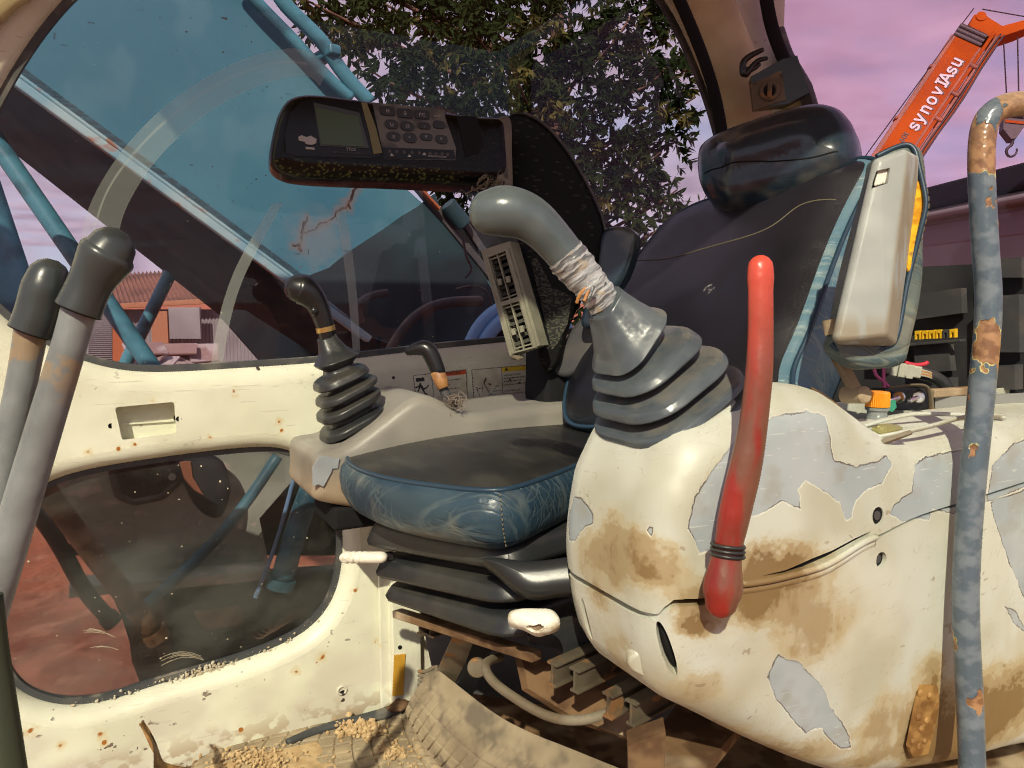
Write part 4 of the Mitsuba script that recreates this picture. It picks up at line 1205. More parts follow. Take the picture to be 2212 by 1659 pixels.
# backrest
K1, K2, K3 = U(1696, 830, 1.28), U(1225, 880, 1.66), U(1880, 340, 1.48)
bn = unit(np.cross(K2 - K1, K3 - K1))
if np.dot(bn, CAM - K1) < 0:
    bn = -bn
BPX = [(1222, 900), (1223, 820), (1255, 730), (1325, 615), (1393, 525), (1442, 470), (1510, 432), (1600, 406), (1700, 372), (1790, 346), (1862, 336), (1888, 346), (1872, 388), (1838, 452), (1800, 540), (1764, 640), (1730, 730), (1703, 800), (1696, 850), (1640, 885), (1450, 905), (1300, 912)]
bo_ = [PL(a, b, K1, bn) for a, b in BPX]
bside = [(-.016, -.002), (-.006, .003), (0, .012), (.004, .022), (.012, .045), (.014, .085), (.010, .12), (-.004, .15), (-.03, .165)]
add(seat + "__backrest_panel", pillow(bo_, bn, .12, .02, side=bside[:4], part="front", bulge=.030, h=.018, ease=.085), "black_leather", smooth=True, label="smooth black face of the backrest")
R0 = pillow(bo_, bn, .12, .02, side=bside, part="rest", n=200)
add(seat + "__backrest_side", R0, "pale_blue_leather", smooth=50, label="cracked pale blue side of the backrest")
add(seat + "__backrest_piping", tube(outline_of(bo_, bn, .003, .010, 200), .0048, 8, closed=True), "piping_blue", smooth=True)
bfront = pillow(bo_, bn, .12, .02, side=bside[:4], part="front", bulge=.030, h=.018, ease=.085)
add(seat + "__back_stitch", tube(drape(spline([PL(a, b, K1, bn) for a, b in ((1362, 577), (1451, 580), (1560, 553), (1683, 513), (1738, 472), (1812, 441))], 70), bfront, bn, .0004), .0011, 5), "thread", smooth=True)
mat("pale_scuff", (0.35, 0.34, 0.32), rough=0.8)
for j in range(9):
    a, b = 1548 + 5 * rng.normal(), 646 + 5 * rng.normal()
    q = drape(np.array([PL(a + k * 2, b - k * 2.5, K1, bn) for k in (0, .7, 1.4)]), bfront, bn, .0003)
    add(seat + "__backrest_scuff", tube(q, .0008, 4), "pale_scuff", smooth=True)
# headrest
HP = [(1488, 340), (1492, 305), (1520, 276), (1590, 244), (1680, 214), (1755, 198), (1800, 206), (1826, 236), (1836, 280), (1830, 320), (1796, 352), (1705, 393), (1610, 420), (1556, 427), (1516, 410), (1494, 378)]
hd = U(1660, 310, 1.56)
hn = unit(bn * .8 + unit(CAM - hd) * .5 + A(0, 0, .05))
hp_ = [PL(a, b, hd, hn) for a, b in HP]
hrm = pillow(hp_, hn, .150, .060, n=140, bulge=.022, h=.012, rb=.055, bump=lambda q: .004 * (meshkit.fbm(np.c_[q * 16, q[:, :1] * 0], 3, 5) - .5))
add(seat + "__headrest", hrm, "dark_blue_leather", smooth=True)
hrm = trimesh.Trimesh(hrm.vertices[(hrm.vertices - hd) @ hn > -.058], np.zeros((0, 3), int), process=False)
add(seat + "__headrest_seam", tube(drape(spline([PL(a, b, hd, hn) for a, b in ((1516, 368), (1600, 356), (1680, 348), (1750, 338), (1806, 318))], 40), hrm, hn, .0002), .0016, 6), "matte_black", smooth=True)

# far armrest, mostly hidden behind the joystick grip
far = [U(a, b, 1.62) for a, b in ((1300, 500), (1320, 488), (1350, 488), (1368, 500), (1366, 540), (1345, 600), (1322, 640), (1290, 700), (1255, 705), (1268, 640), (1290, 560))]
fn_ = unit(A(-.8, -.6, .1))
add(seat + "__far_armrest", pillow([PL(*x, far[0], fn_) for x in ((1300, 500), (1320, 488), (1350, 488), (1368, 500), (1366, 540), (1345, 600), (1322, 640), (1290, 700), (1255, 705), (1268, 640), (1290, 560))], fn_, .06, .012, 80), "dark_blue_leather", smooth=40)
lowp = [(1290, 690), (1270, 680), (1240, 700), (1205, 760), (1193, 800), (1215, 815), (1250, 800), (1275, 760)]
fo = U(1240, 750, 1.70)
add(seat + "__far_side_cover", pillow([PL(*x, fo, fn_) for x in lowp], fn_, .05, .012, 60), "dark_steel", smooth=40)
# near armrest, folded up
arn = unit(A(-.55, -.83, .10))
ao = U(1880, 560, 1.055)
tray_px = [(1893, 350), (1902, 336), (1930, 327), (1958, 324), (1975, 338), (1976, 372), (1962, 480), (1946, 600), (1934, 690), (1922, 735), (1890, 750), (1840, 754), (1810, 745), (1798, 718), (1803, 660), (1826, 580), (1858, 470)]
mat("grey_trim_plastic", lambda p, n, uv: MIX(MIX((0.36, 0.385, 0.37), (0.28, 0.30, 0.29), SS(0.35, 0.7, N3(p, 12.0))), (0.24, 0.20, 0.135), 0.85 * SS(0.25, 0.55, mikit.fbm(p.x * 60, p.y * 60, p.z * 14, 3)) * ARM_EDGE(p)), rough=0.42, spec=0.45,
    bump=lambda p, n, uv: N3(p, 120.0, 2) * 0.0003)
aex, aey, aez = frame_from(arn)
tp0, tp1 = U(1950, 334, 1.05), U(1904, 722, 1.04)


def ARM_EDGE(p):
    """Grime towards the armrest's outer long edge and its lower end."""
    ax, dx = unit(tp1 - tp0), np.cross(arn, unit(tp1 - tp0))
    if np.dot(dx, RGT) < 0:
        dx = -dx
    s = (p.x - tp0[0]) * dx[0] + (p.y - tp0[1]) * dx[1] + (p.z - tp0[2]) * dx[2]
    t = (p.x - tp0[0]) * ax[0] + (p.y - tp0[1]) * ax[1] + (p.z - tp0[2]) * ax[2]
    return dr.clip(SS(-0.004, 0.006, s) + SS(.215, .25, t), 0, 1)


fr = [(1899, 352, 1.050), (1950, 334, 1.050), (1904, 722, 1.040), (1812, 730, 1.045)]
bk = [(1902, 350, 1.095), (1974, 346, 1.080), (1922, 738, 1.072), (1820, 738, 1.090)]
cor8 = np.array([U(a, b, d) for a, b, d in fr + bk])
ball = trimesh.creation.icosphere(subdivisions=2, radius=.0095).vertices
tr_ = hull(np.vstack([ball + c + .35 * .0095 * unit(cor8.mean(0) - c) for c in cor8]))
arn = unit(np.cross(cor8[1] - cor8[0], cor8[3] - cor8[0]))
arn = arn if np.dot(arn, CAM - cor8[0]) > 0 else -arn
ao = cor8[:4].mean(0) + arn * .0065
slot = [PL(a, b, ao + arn * .006, arn) for a, b in ((1898, 366), (1926, 360), (1921, 394), (1886, 405))]
slot_m = prism(slot, -arn * .026)
add(seat + "__armrest_tray", mf2tm(tm2mf(tr_) - tm2mf(slot_m)), "grey_trim_plastic", smooth=40, label="grey plastic underside of the folded up armrest")
for j in range(5):
    f0 = j / 4
    q = PL(1899 + 20 * f0, 369 - 5 * f0, ao - arn * .007, arn), PL(1891 + 24 * f0, 399 - 7 * f0, ao - arn * .007, arn)
    add(seat + "__adjuster_rib", tube(np.array(q), .0021, 8, round_ends=True), "old_white_plastic", smooth=True)
add(seat + "__slot_back", prism([PL(a, b, ao - arn * .013, arn) for a, b in ((1899, 367), (1925, 361), (1920, 393), (1887, 404))], -arn * .003), "matte_black", smooth=False)
pad_px = [(1899, 352), (1904, 334), (1940, 314), (1975, 308), (1993, 318), (2003, 350), (2006, 420), (2000, 520), (1998, 600), (1984, 690), (1972, 740), (1962, 776), (1945, 790), (1900, 796), (1862, 794), (1818, 768), (1804, 745), (1812, 715), (1826, 640), (1860, 500)]
add(seat + "__armrest_pad", pillow([PL(a, b, ao - arn * .036, arn) for a, b in pad_px], arn, .05, .010, n=160, h=.02, bump=lambda q: .003 * (meshkit.fbm(np.c_[q * 40, q[:, :1] * 0], 3, 6) - .5)), "armrest_leather", smooth=45, label="loose blue leather cover of the armrest")
mat("yellow_foam", lambda p, n, uv: MIX(MIX((0.72, 0.42, 0.03), (0.55, 0.25, 0.02), SS(0.4, 0.65, N3(p, 60.0))), (0.30, 0.16, 0.06), SS(0.62, 0.72, N3(p, 45.0))), rough=0.95, spec=0.1, bump=lambda p, n, uv: N3(p, 200.0, 3) * 0.003, eps=6e-4)
foam = pillow([PL(a, b, ao - arn * .030, arn) for a, b in ((1974, 400), (1980, 385), (1992, 400), (1998, 440), (1993, 480), (1980, 540), (1966, 590), (1960, 580), (1965, 500))], arn, .014, .004, n=60, h=.006, bump=lambda q: .005 * (meshkit.fbm(np.c_[q * 160, q[:, :1] * 0], 3, 8) - .5))
add(seat + "__armrest_foam", foam, "yellow_foam", smooth=60, label="yellow foam bursting out along the armrest seam")
pipe = [PL(a, b, ao - arn * (o + .028), arn) for a, b, o in ((1893, 338, .012), (1930, 320, .010), (1962, 313, .008), (1976, 325, .005), (1984, 355, .002), (1992, 390, .0), (1999, 425, -.002), (1999, 450, -.002), (1990, 490, .0), (1975, 550, .004), (1958, 620, .006), (1946, 690, .006), (1934, 735, .006), (1924, 746, .008), (1890, 757, .012), (1835, 762, .014), (1806, 752, .014), (1796, 742, .016))]
add(seat + "__armrest_piping", tube(spline(pipe, 120), .0036, 8), "piping_blue", smooth=True)
q = spline(pipe, 120)[20:95] + RGT * .006 - arn * .003
for j in range(0, 72, 3):
    add(seat + "__armrest_stitch", tube(q[j:j + 3], .0009, 4), "thread", smooth=True)
add(seat + "__armrest_screw", cyl(U(1921, 682, 1.066), U(1916, 683, 1.060), .008, 20, .001), "rust_steel")
add(seat + "__armrest_bracket", strip_box(U(1806, 765, 1.16), U(1856, 858, 1.16), .014, .022, up=FWD), "rust_steel")
add(seat + "__armrest_pivot", cyl(U(1822, 853, 1.18), U(1872, 853, 1.14), .013, 20, .003), "rust_steel")
add(seat + "__armrest_hinge", cyl(U(1795, 690, 1.10), U(1800, 722, 1.10), .012, 16), "rust_steel")
# ------------------------------------------------------------------ near control console
YC = 0.65
RC = .055
CO = [(1221, 1240), (1215, 1180), (1220, 1100), (1234, 1045), (1262, 1008), (1310, 985), (1390, 958), (1455, 925), (1530, 885), (1596, 850), (1650, 832), (1700, 829), (1745, 838), (1785, 862), (1830, 895), (1870, 924), (1905, 938), (1960, 934),
      (2060, 922), (2150, 906), (2260, 892), (2380, 878), (2430, 950), (2440, 1250), (2420, 1500), (2380, 1560), (2300, 1580), (2212, 1594), (2140, 1606), (2080, 1622), (1990, 1641), (1900, 1654), (1800, 1658), (1740, 1646), (1660, 1616),
      (1560, 1570), (1470, 1525), (1400, 1485), (1330, 1430), (1285, 1385), (1250, 1330), (1231, 1290)]
cout = [PY(a, b, np.interp(a, [1225, 1430], [.845, .70])) * A(1, 0, 1) + A(0, YC, 0) for a, b in CO]
body_t = pillow(cout, A(0, -1, 0), .225, RC, n=260, bulge=.012, h=.014, ease=.2)
def cpt(a, b):
    q = hit(body_t, a, b)
    return XZ(a, b, YC) if q is None else (float(q[0] - (q[1] - YC)), float(q[2]))    # unrolled: the nose face continues the side


PEELS = [[cpt(*q) for q in pl] for pl in (
    ((1640, 905), (1688, 893), (1740, 888), (1785, 902), (1792, 940), (1800, 990), (1850, 1012), (1880, 1000), (1914, 985), (1926, 1002), (1908, 1040), (1868, 1060), (1850, 1078), (1842, 1118), (1830, 1122), (1814, 1088), (1780, 1062),
     (1742, 1038), (1724, 1060), (1730, 1102), (1690, 1085), (1650, 1105), (1600, 1120), (1560, 1190), (1512, 1196), (1488, 1140), (1500, 1075), (1540, 1010), (1590, 950)),
    ((1934, 1088), (1924, 1108), (1950, 1126), (1985, 1118), (2005, 1126), (2016, 1100), (2060, 1112), (2110, 1090), (2110, 965), (2050, 975), (2000, 985), (1976, 1002), (1970, 1060), (1945, 1078)),
    ((2142, 1005), (2180, 965), (2240, 925), (2300, 900), (2300, 1030), (2212, 1052), (2150, 1078), (2130, 1082)),
    ((1240, 1070), (1256, 1075), (1281, 1112), (1282, 1130), (1262, 1140), (1244, 1166), (1230, 1163), (1229, 1110)),
    ((1400, 1136), (1412, 1142), (1408, 1162), (1397, 1148)),
    ((1683, 1412), (1697, 1420), (1718, 1423), (1732, 1432), (1736, 1444), (1753, 1456), (1770, 1474), (1781, 1492), (1788, 1516), (1802, 1540), (1823, 1568), (1835, 1590), (1837, 1614), (1816, 1614), (1788, 1596), (1777, 1574), (1763, 1572),
     (1742, 1580), (1721, 1565), (1700, 1540), (1679, 1516), (1665, 1491), (1658, 1466), (1665, 1446)),
    ((2140, 1082), (2150, 1130), (2168, 1180), (2185, 1230), (2212, 1290), (2320, 1400), (2320, 1050), (2212, 1058)),
    ((2168, 1308), (2185, 1318), (2230, 1370), (2225, 1372), (2185, 1345)))]
RADDLE = [(*cpt(a, b), sx, sz, k) for a, b, sx, sz, k in (
    (1990, 1570, .045, .085, 1.5), (2060, 1600, .06, .06, 1.5), (2180, 1520, .08, .06, 1.7), (2100, 1560, .06, .07, 1.4), (1720, 1640, .16, .025, .8), (1900, 1560, .03, .05, .7), (1640, 1215, .06, .024, .95), (1700, 1225, .045, .024, .9), (1720, 1300, .06, .06, .85), (1620, 1290, .05, .03, 1.3),
    (1500, 1310, .03, .03, 1.0), (1490, 1350, .03, .012, .9), (1345, 1190, .05, .035, .85), (1290, 1205, .05, .04, .75), (1400, 1230, .03, .03, .8), (1830, 1330, .05, .07, .35), (1750, 1380, .04, .05, .5), (1290, 1290, .03, .02, .6), (1480, 1500, .09, .03, .6),
    (1330, 1400, .03, .05, .55), (1600, 1580, .10, .02, .5), (1450, 1230, .03, .025, .5), (1560, 1000, .03, .05, .35), (2020, 1480, .02, .05, .8), (1880, 1640, .10, .02, .8))]


def console_wear(p):
    """(signed distance to the peeled patches, brown staining)"""
    sx_ = p.x - (p.y - YC)
    wx = 0.012 * (N3(p, 30.0, 4) - 0.5) + 0.0035 * (N3(p, 190.0, 2) - 0.5)
    wz = 0.012 * (mikit.fbm(p.x * 30 + 7, p.y * 30, p.z * 30 + 3, 4) - 0.5) + 0.0035 * (mikit.fbm(p.x * 190 + 7, p.y * 190, p.z * 190, 2) - 0.5)
    d = mi.Float(1.0)
    for pl in PEELS:
        d = dr.minimum(d, sdf(sx_ + wx, p.z + wz, pl))
    s = mi.Float(0.0)
    for x, z, sx, sz, k in RADDLE:
        s += k * dr.exp(-dr.square((sx_ + 4 * wx - x) / sx) - dr.square((p.z + 4 * wz - z) / sz))
    return d, s


def console_color(p, n, uv):
    d, s = console_wear(p)
    sx_ = p.x - (p.y - YC)
    f = N3(p, 9.0, 3)
    c = MIX((0.515, 0.53, 0.465), (0.41, 0.41, 0.325), SS(0.35, 0.7, f))
    c = MIX(c, (0.54, 0.58, 0.55), 0.6 * SS(0.45, 0.68, mikit.fbm(p.x * 8 + 3, p.y * 8, p.z * 6, 3)))
    st = s * (0.55 + 0.9 * mikit.fbm(p.x * 24, p.y * 24, p.z * 14, 3))
    fine = 0.5 * mikit.fbm(p.x * 70, p.y * 70, p.z * 40, 3) + 0.5 * mikit.fbm(p.x * 110, p.y * 110, p.z * 12, 3)
    q = s + 0.50 * (N3(p, 20.0, 4) - 0.5) * SS(0.05, 0.4, s)
    low = SS(2.36, 2.05, p.z + 0.12 * (N3(p, 6.0, 3) - 0.5))
    c = MIX(c, (0.44, 0.385, 0.25), dr.clip(SS(0.08, 0.55, q) * (0.35 + 0.5 * fine) + 0.45 * low * SS(0.3, 0.65, mikit.fbm(p.x * 16, p.y * 16, p.z * 5, 4)), 0, 1))
    c = MIX(c, (0.37, 0.275, 0.135), 0.40 * SS(0.38, 0.50, q) * (0.4 + 0.9 * fine))
    c = MIX(c, (0.26, 0.165, 0.062), 0.55 * SS(0.60, 0.84, q + 0.5 * (fine - 0.5)))
    for k1, k2, k3 in ((14.0, 190.0, 3.0), (120.0, 22.0, 8.0), (60.0, 130.0, 5.0)):
        sc_ = SS(0.012, 0.0, dr.abs(mikit.noise(sx_ * k1 + p.z * 9 + k3, p.y * 12, p.z * k2 - sx_ * 30) - 0.5)) * SS(0.60, 0.70, mikit.noise(sx_ * 26 + k3, p.y * 20, p.z * 26))
        c = MIX(c, (0.30, 0.25, 0.16), 0.5 * sc_)
    c = MIX(c, (0.15, 0.080, 0.022), 0.70 * SS(1.00, 1.35, q + 0.7 * (fine - 0.5)))
    sp = SS(0.84, 0.88, mikit.noise(p.x * 130 + 40 * f, p.y * 130, p.z * 95)) * SS(0.56, 0.68, N3(p, 20.0))
    c = MIX(c, (0.22, 0.16, 0.09), 0.55 * sp)
    g = MIX((0.30, 0.345, 0.365), (0.365, 0.405, 0.42), SS(0.35, 0.7, N3(p, 12.0)))
    g = MIX(g, (0.28, 0.27, 0.235), 0.55 * SS(0.50, 0.72, N3(p, 26.0, 4)))
    g = MIX(g, (0.55, 0.56, 0.54), 0.5 * SS(0.86, 0.9, mikit.noise(p.x * 60 + p.z * 30, p.y * 60, p.z * 420)))
    c = MIX(c, (0.78, 0.75, 0.66), 0.35 * SS(0.0012, 0.0004, dr.abs(d - 0.0006)))
    c = MIX(c, g, SS(0.0006, -0.0006, d))
    c = MIX(c, (0.08, 0.06, 0.045), 0.75 * SS(0.0014, 0.0003, dr.abs(d + 0.0008)) * SS(0.35, 0.55, N3(p, 26.0)))
    return c


mat("console_plastic", console_color, rough=lambda p, n, uv: 0.36 + 0.2 * N3(p, 14.0), spec=0.5, bump=lambda p, n, uv: SS(-0.0010, 0.0012, console_wear(p)[0]) * 0.0011 + N3(p, 30.0, 2) * 0.0012 + N3(p, 150.0, 2) * 0.0002, eps=7e-4)
con = thing("near_console", "stained cream control console with peeling grey patches on the near side of the seat", "control console")
body = tm2mf(body_t)
SEAM = [(1100, 1205), (1218, 1231), (1300, 1262), (1400, 1288), (1470, 1301), (1520, 1294), (1610, 1255), (1700, 1238), (1780, 1209), (1850, 1168), (1893, 1153), (1960, 1122), (2070, 1086), (2212, 1041), (2600, 920)]
sm = spline([XZ(a, b, YC if a > 1440 else np.interp(a, [1225, 1440], [.845, YC + .01])) for a, b in SEAM], 120)
sm = sm[np.argsort(sm[:, 0])]


def half(top):
    gap = .0018 if top else -.0022
    e = [(sm[-1][0], 4.0 if top else 0.0), (sm[0][0], 4.0 if top else 0.0)]
    wide = 0 if top else -.0045 * np.clip((sm[len(sm) // 3, 0] - sm[:, 0]) / .08, 0, 1)
    pg = Polygon(np.vstack([sm + np.c_[np.zeros(len(sm)), gap + wide * np.ones(len(sm))], e]))
    m = trimesh.creation.extrude_polygon(pg.buffer(0), 1.0, engine="earcut")
    return tm2mf(placed(m, A(0, 1.3, 0), A(1, 0, 0), A(0, 0, 1), A(0, -1, 0)))


upper, lower = body ^ half(True), body ^ half(False)


def cutter(px, py, across, along, deep, tilt):
    """An ellipsoid sunk into the shell along its surface normal, leaning by tilt."""
    q, nn = hit(body_t, px, py, True)
    ez = unit(A(math.sin(tilt), 0, math.cos(tilt)) - nn * np.dot(A(math.sin(tilt), 0, math.cos(tilt)), nn))
    return tm2mf(placed(mball((0, 0, 0), (across, along, deep), 3), q - nn * deep * .35, np.cross(ez, nn), ez, nn))


def bore(px, py, r, dep):
    x, z = XZ(px, py, YC)
    return tm2mf(cyl(A(x, YC - .05, z), A(x, YC + dep, z), r, 28))


upper = upper - bore(1888, 1112, .0115, .05)
lower = lower - bore(1890, 1205, .0105, .05)
lower = lower - cutter(1266, 1338, .0066, .032, .03, -.40) - cutter(1440, 1404, .0075, .038, .03, -.40)
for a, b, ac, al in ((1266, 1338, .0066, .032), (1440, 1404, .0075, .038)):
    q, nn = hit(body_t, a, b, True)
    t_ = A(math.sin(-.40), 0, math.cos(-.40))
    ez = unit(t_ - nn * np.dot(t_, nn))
    add(con + "__slot_shade", placed(mball((0, 0, 0), (ac * .95, al * .92, .016), 3), q - nn * .0215, np.cross(ez, nn), ez, nn), "matte_black", smooth=True)  # black body sunk in the slot stands in for its deep shade
gape = [PY(a, b, YC - .012) for a, b in ((1650, 1246), (1700, 1232), (1755, 1207), (1800, 1190), (1850, 1165), (1888, 1149), (1884, 1158), (1845, 1180), (1800, 1206), (1745, 1230), (1700, 1240))]
upper = upper - tm2mf(prism([q - A(0, .02, 0) for q in gape], A(0, .045, 0)))
lower = lower - tm2mf(prism([q - A(0, .02, 0) for q in gape], A(0, .045, 0)))
us = add(con + "__upper_shell", mf2tm(upper), "console_plastic", smooth=32, label="upper console shell with big peeled grey patches")
ls = add(con + "__lower_shell", mf2tm(lower), "console_plastic", smooth=32, label="lower console shell with brown stains")
for nm, (a, b), r in ((us, (1888, 1112), .006), (ls, (1890, 1205), .0055)):
    x, z = XZ(a, b, YC)
    add(nm + "__screw", cyl(A(x, YC - .0052, z), A(x, YC - .0032, z), r, 16), "dark_steel")
    add(nm + "__bore_shade", cyl(A(x, YC - .0035, z), A(x, YC - .0005, z), .0112, 24), "matte_black")  # black disc paints the shade inside the bore
add(con + "__seam_shade", cat(tube(np.array([[q[0], YC + .012, q[1]] for q in sm[22:100:2]]), .006, 6), prism([q + A(0, .010, 0) for q in gape], A(0, .004, 0))), "matte_black", smooth=False)  # black lining supplies the shade of the open seam
lipc = spline([PY(a, b, YC - o) for a, b, o in ((1604, 1262, .007), (1660, 1254, .010), (1720, 1240, .013), (1780, 1222, .015), (1830, 1194, .015), (1865, 1172, .012), (1892, 1160, .009))], 50)
add(con + "__warped_lip", cat(tube(lipc, .0042, 8), tube(lipc - A(0, -.006, .009), .0065, 8)), "console_plastic", smooth=True, label="warped lip of the lower shell")
hq_ = [PY(a, b, YC - .008) for a, b in ((1985, 1478), (2018, 1478), (2022, 1520), (2010, 1580), (1998, 1625), (1965, 1632), (1957, 1610), (1966, 1560), (1978, 1500))]
mat("rust_orange", lambda p, n, uv: MIX((0.34, 0.19, 0.06), (0.19, 0.09, 0.025), SS(0.35, 0.65, N3(p, 50.0))), rough=0.62, bump=lambda p, n, uv: N3(p, 130.0, 3) * 0.003)
add(con + "__hinge_plate", prism(hq_, A(0, -.005, 0)), "rust_orange", smooth=20, label="rusty riveted hinge plate")
for a, b in ((1988, 1497), (2008, 1502), (1984, 1549), (2001, 1556), (1990, 1574), (1972, 1600), (1998, 1600), (1985, 1612)):
    add(con + "__rivet", mball(PY(a, b, YC - .0135), (.0052, .003, .0052), 2), "rust_orange", smooth=True)
pad = [q - FWD * .003 for q in (hit(body_t, a, b) for a, b in ((1352, 1408), (1362, 1404), (1378, 1412), (1394, 1440), (1414, 1468), (1428, 1484), (1412, 1480), (1385, 1458), (1362, 1430))) if q is not None]
add(con + "__blanking_pad", pillow(pad, unit(A(-.6, -1, -.35)), .03, .005, 70, h=.01), "console_plastic", smooth=40)
# open tray behind the near edge
tz = PY(1990, 928, .78)[2]
tx0, tx1 = PY(1862, 925, .74)[0], PY(2330, 905, .80)[0]
for nm, q, sz in (("floor", A((tx0 + tx1) / 2, .84, tz - .045), (tx1 - tx0, .20, .004)), ("back", A((tx0 + tx1) / 2, .935, tz - .01), (tx1 - tx0, .006, .075)), ("divider", A(tx0 + .17, .86, tz - .012), (.006, .15, .06)),
                  ("end", A(tx0, .86, tz - .015), (.006, .15, .06))):
    add(con + "__tray_" + nm, placed(rounded_box(sz, .0018, 1), q, *np.eye(3)), "console_plastic", smooth=20)
add(con + "__tray_rim", tube(spline([U(a, b, d) for a, b, d in ((1866, 948, 1.07), (1900, 944, 1.05), (1960, 932, 1.05), (2020, 918, 1.07), (2080, 902, 1.10), (2160, 898, 1.14))], 30), .005, 8, flat=.6), "console_plastic", smooth=True)
add(con + "__tray_back_rim", tube(spline([U(a, b, d) for a, b, d in ((1858, 922, 1.14), (1900, 910, 1.16), (1955, 897, 1.17), (1985, 894, 1.18), (2080, 896, 1.2), (2170, 902, 1.2))], 30), .0055, 8, flat=.6), "console_plastic", smooth=True)
sc = thing("plastic_scrap", "dirty flat plastic scrap lying on the console edge before the tray", "scrap")
add(sc + "__strip", prism([U(a, b, 1.035) for a, b in ((1892, 943), (1930, 938), (1974, 940), (1981, 950), (1962, 955), (1922, 960), (1905, 956))], A(0, .004, .004)), "dusty_cream_steel", smooth=20)
wr = thing("crumpled_wrapper", "shiny olive crumpled wrapper lying in the console tray", "wrapper")
wm = trimesh.creation.icosphere(subdivisions=3)
wm.vertices = wm.vertices * A(.028, .014, .010) * (1 + .7 * (meshkit.fbm(wm.vertices * 2.2, 3, 3) - .5)[:, None]) + U(1915, 931, 1.10)
mat("olive_foil", (0.32, 0.30, 0.12), rough=0.25, metallic=0.3)
add(wr + "__foil", wm, "olive_foil", smooth=False)

# ------------------------------------------------------------------ joysticks
def sq(c, phi, s, n=48, yaw=0.0, k=.66):
    a, b = A(math.cos(phi), 0, math.sin(phi)), A(0, 1, 0)
    r = k
    q = Polygon([(-1 + r, -1 + r), (1 - r, -1 + r), (1 - r, 1 - r), (-1 + r, 1 - r)]).buffer(r, quad_segs=8)
    q = polyres(np.array(q.exterior.coords)[:-1], n, True)
    q = np.roll(q, -int(np.argmax(q[:, 0] + .01 * q[:, 1])), 0) * s
    return c + q[:, :1] * a + q[:, 1:] * b


def boot_mesh(keys, prof):
    """keys: rows (t, px, py, d, phi degrees, half size); prof: rows (t, factor)."""
    K = np.array(keys, float)
    C = np.array([U(*k[1:4]) for k in K])
    f = lambda t: (np.array([np.interp(t, K[:, 0], C[:, i]) for i in range(3)]), math.radians(np.interp(t, K[:, 0], K[:, 4])), np.interp(t, K[:, 0], K[:, 5]))
    R = []
    for t, m in prof:
        c, phi, s = f(t)
        R.append(sq(c, phi, s * m))
    R = np.array(R)
    w = np.linspace(0, len(R) - 1, len(R) * 3 - 2)
    R = np.array([np.interp(w, np.arange(len(R)), R.reshape(len(R), -1)[:, k]) for k in range(R.shape[1] * 3)]).T.reshape(len(w), -1, 3)
    return loft(R)


lipp = lambda t, neck: [(t - .47, neck), (t - .38, neck + .03), (t - .31, .88), (t - .27, .955), (t - .21, .99), (t - .14, 1.0), (t + .08, 1.0), (t + .16, .985), (t + .22, .95), (t + .26, .88), (t + .33, neck + .05), (t + .44, neck)]
mat("grip_grey", lambda p, n, uv: MIX((0.092, 0.114, 0.120), (0.062, 0.080, 0.086), SS(0.35, 0.7, N3(p, 16.0))), rough=lambda p, n, uv: 0.15 + 0.20 * N3(p, 40.0), spec=0.65, bump=lambda p, n, uv: N3(p, 160.0, 2) * 0.00025)
TAPE_AX = unit(U(1226, 556, .957) - U(1302, 651, .965))


def tape_color(p, n, uv):
    h = p.x * float(TAPE_AX[0]) + p.y * float(TAPE_AX[1]) + p.z * float(TAPE_AX[2])
    k = mikit.fbm(h * 330 + 3 * N3(p, 60.0), p.x * 35, p.z * 35, 3)
    c = MIX((0.10, 0.105, 0.11), (0.40, 0.41, 0.42), SS(0.36, 0.62, k))
    return MIX(c, (0.34, 0.26, 0.15), 0.6 * SS(0.60, 0.72, N3(p, 85.0)))


mat("silver_tape", tape_color, rough=0.25, spec=0.7)
js = thing("near_joystick", "grey joystick with taped stem and ribbed rubber boot on the cream near console", "joystick")
keys = [(-1, 1458, 908, .985, 30, .084), (0, 1440, 868, .985, 30, .088), (1, 1419, 823, .982, 31, .079), (2, 1389, 775, .98, 35, .064), (3, 1356, 736, .975, 52, .050), (4, 1304, 652, .965, 53, .020)]
prof = [(-.9, 1.03), (-.7, 1.04), (-.55, 1.0)] + lipp(0, .60) + lipp(1, .54)[1:] + lipp(2, .50)[1:] + [(2.6, .62), (2.8, .74), (2.9, .98), (2.97, 1.04), (3.06, 1.02), (3.2, .96), (3.5, .98), (3.8, 1.06), (4.0, 1.2)]
add(js + "__boot", boot_mesh(keys, prof), "boot_rubber", smooth=True)
gp = np.array([(1328, 700, .970, 33), (1302, 651, .965, 34), (1264, 602, .962, 39), (1226, 556, .957, 42), (1185, 508, .952, 45), (1146, 474, .948, 50), (1108, 459, .946, 54), (1080, 457, .945, 54), (1062, 459, .945, 50)])
gs = spline(np.c_[[U(*k[:3]) for k in gp], gp[:, 3] * .95 / FPX], 60)
add(js + "__grip", tube(gs[:, :3], gs[:, 3], 28, round_ends=True), "grip_grey", smooth=True)
tpp = gs[7:30]
tm_ = tube(tpp[:, :3], tpp[:, 3] + .0012, 40)
tm_ = trimesh.Trimesh(*trimesh.remesh.subdivide_to_size(tm_.vertices, tm_.faces, .006))
tm_.merge_vertices()
axd = unit(tpp[-1, :3] - tpp[0, :3])
h_ = tm_.vertices @ axd
wrap = np.sin((h_ + .006 * meshkit.noise(tm_.vertices * 60)) * 2 * np.pi / .0135 + 3 * meshkit.noise(tm_.vertices * 35, 4))
tm_.vertices += tm_.vertex_normals * (.0011 * wrap + .0045 * (meshkit.fbm(tm_.vertices * A(80, 80, 80), 4, 2) - .42))[:, None]
add(js + "__tape_wrap", tm_, "silver_tape", smooth=35, label="crinkled silver tape wrapped round the stem")
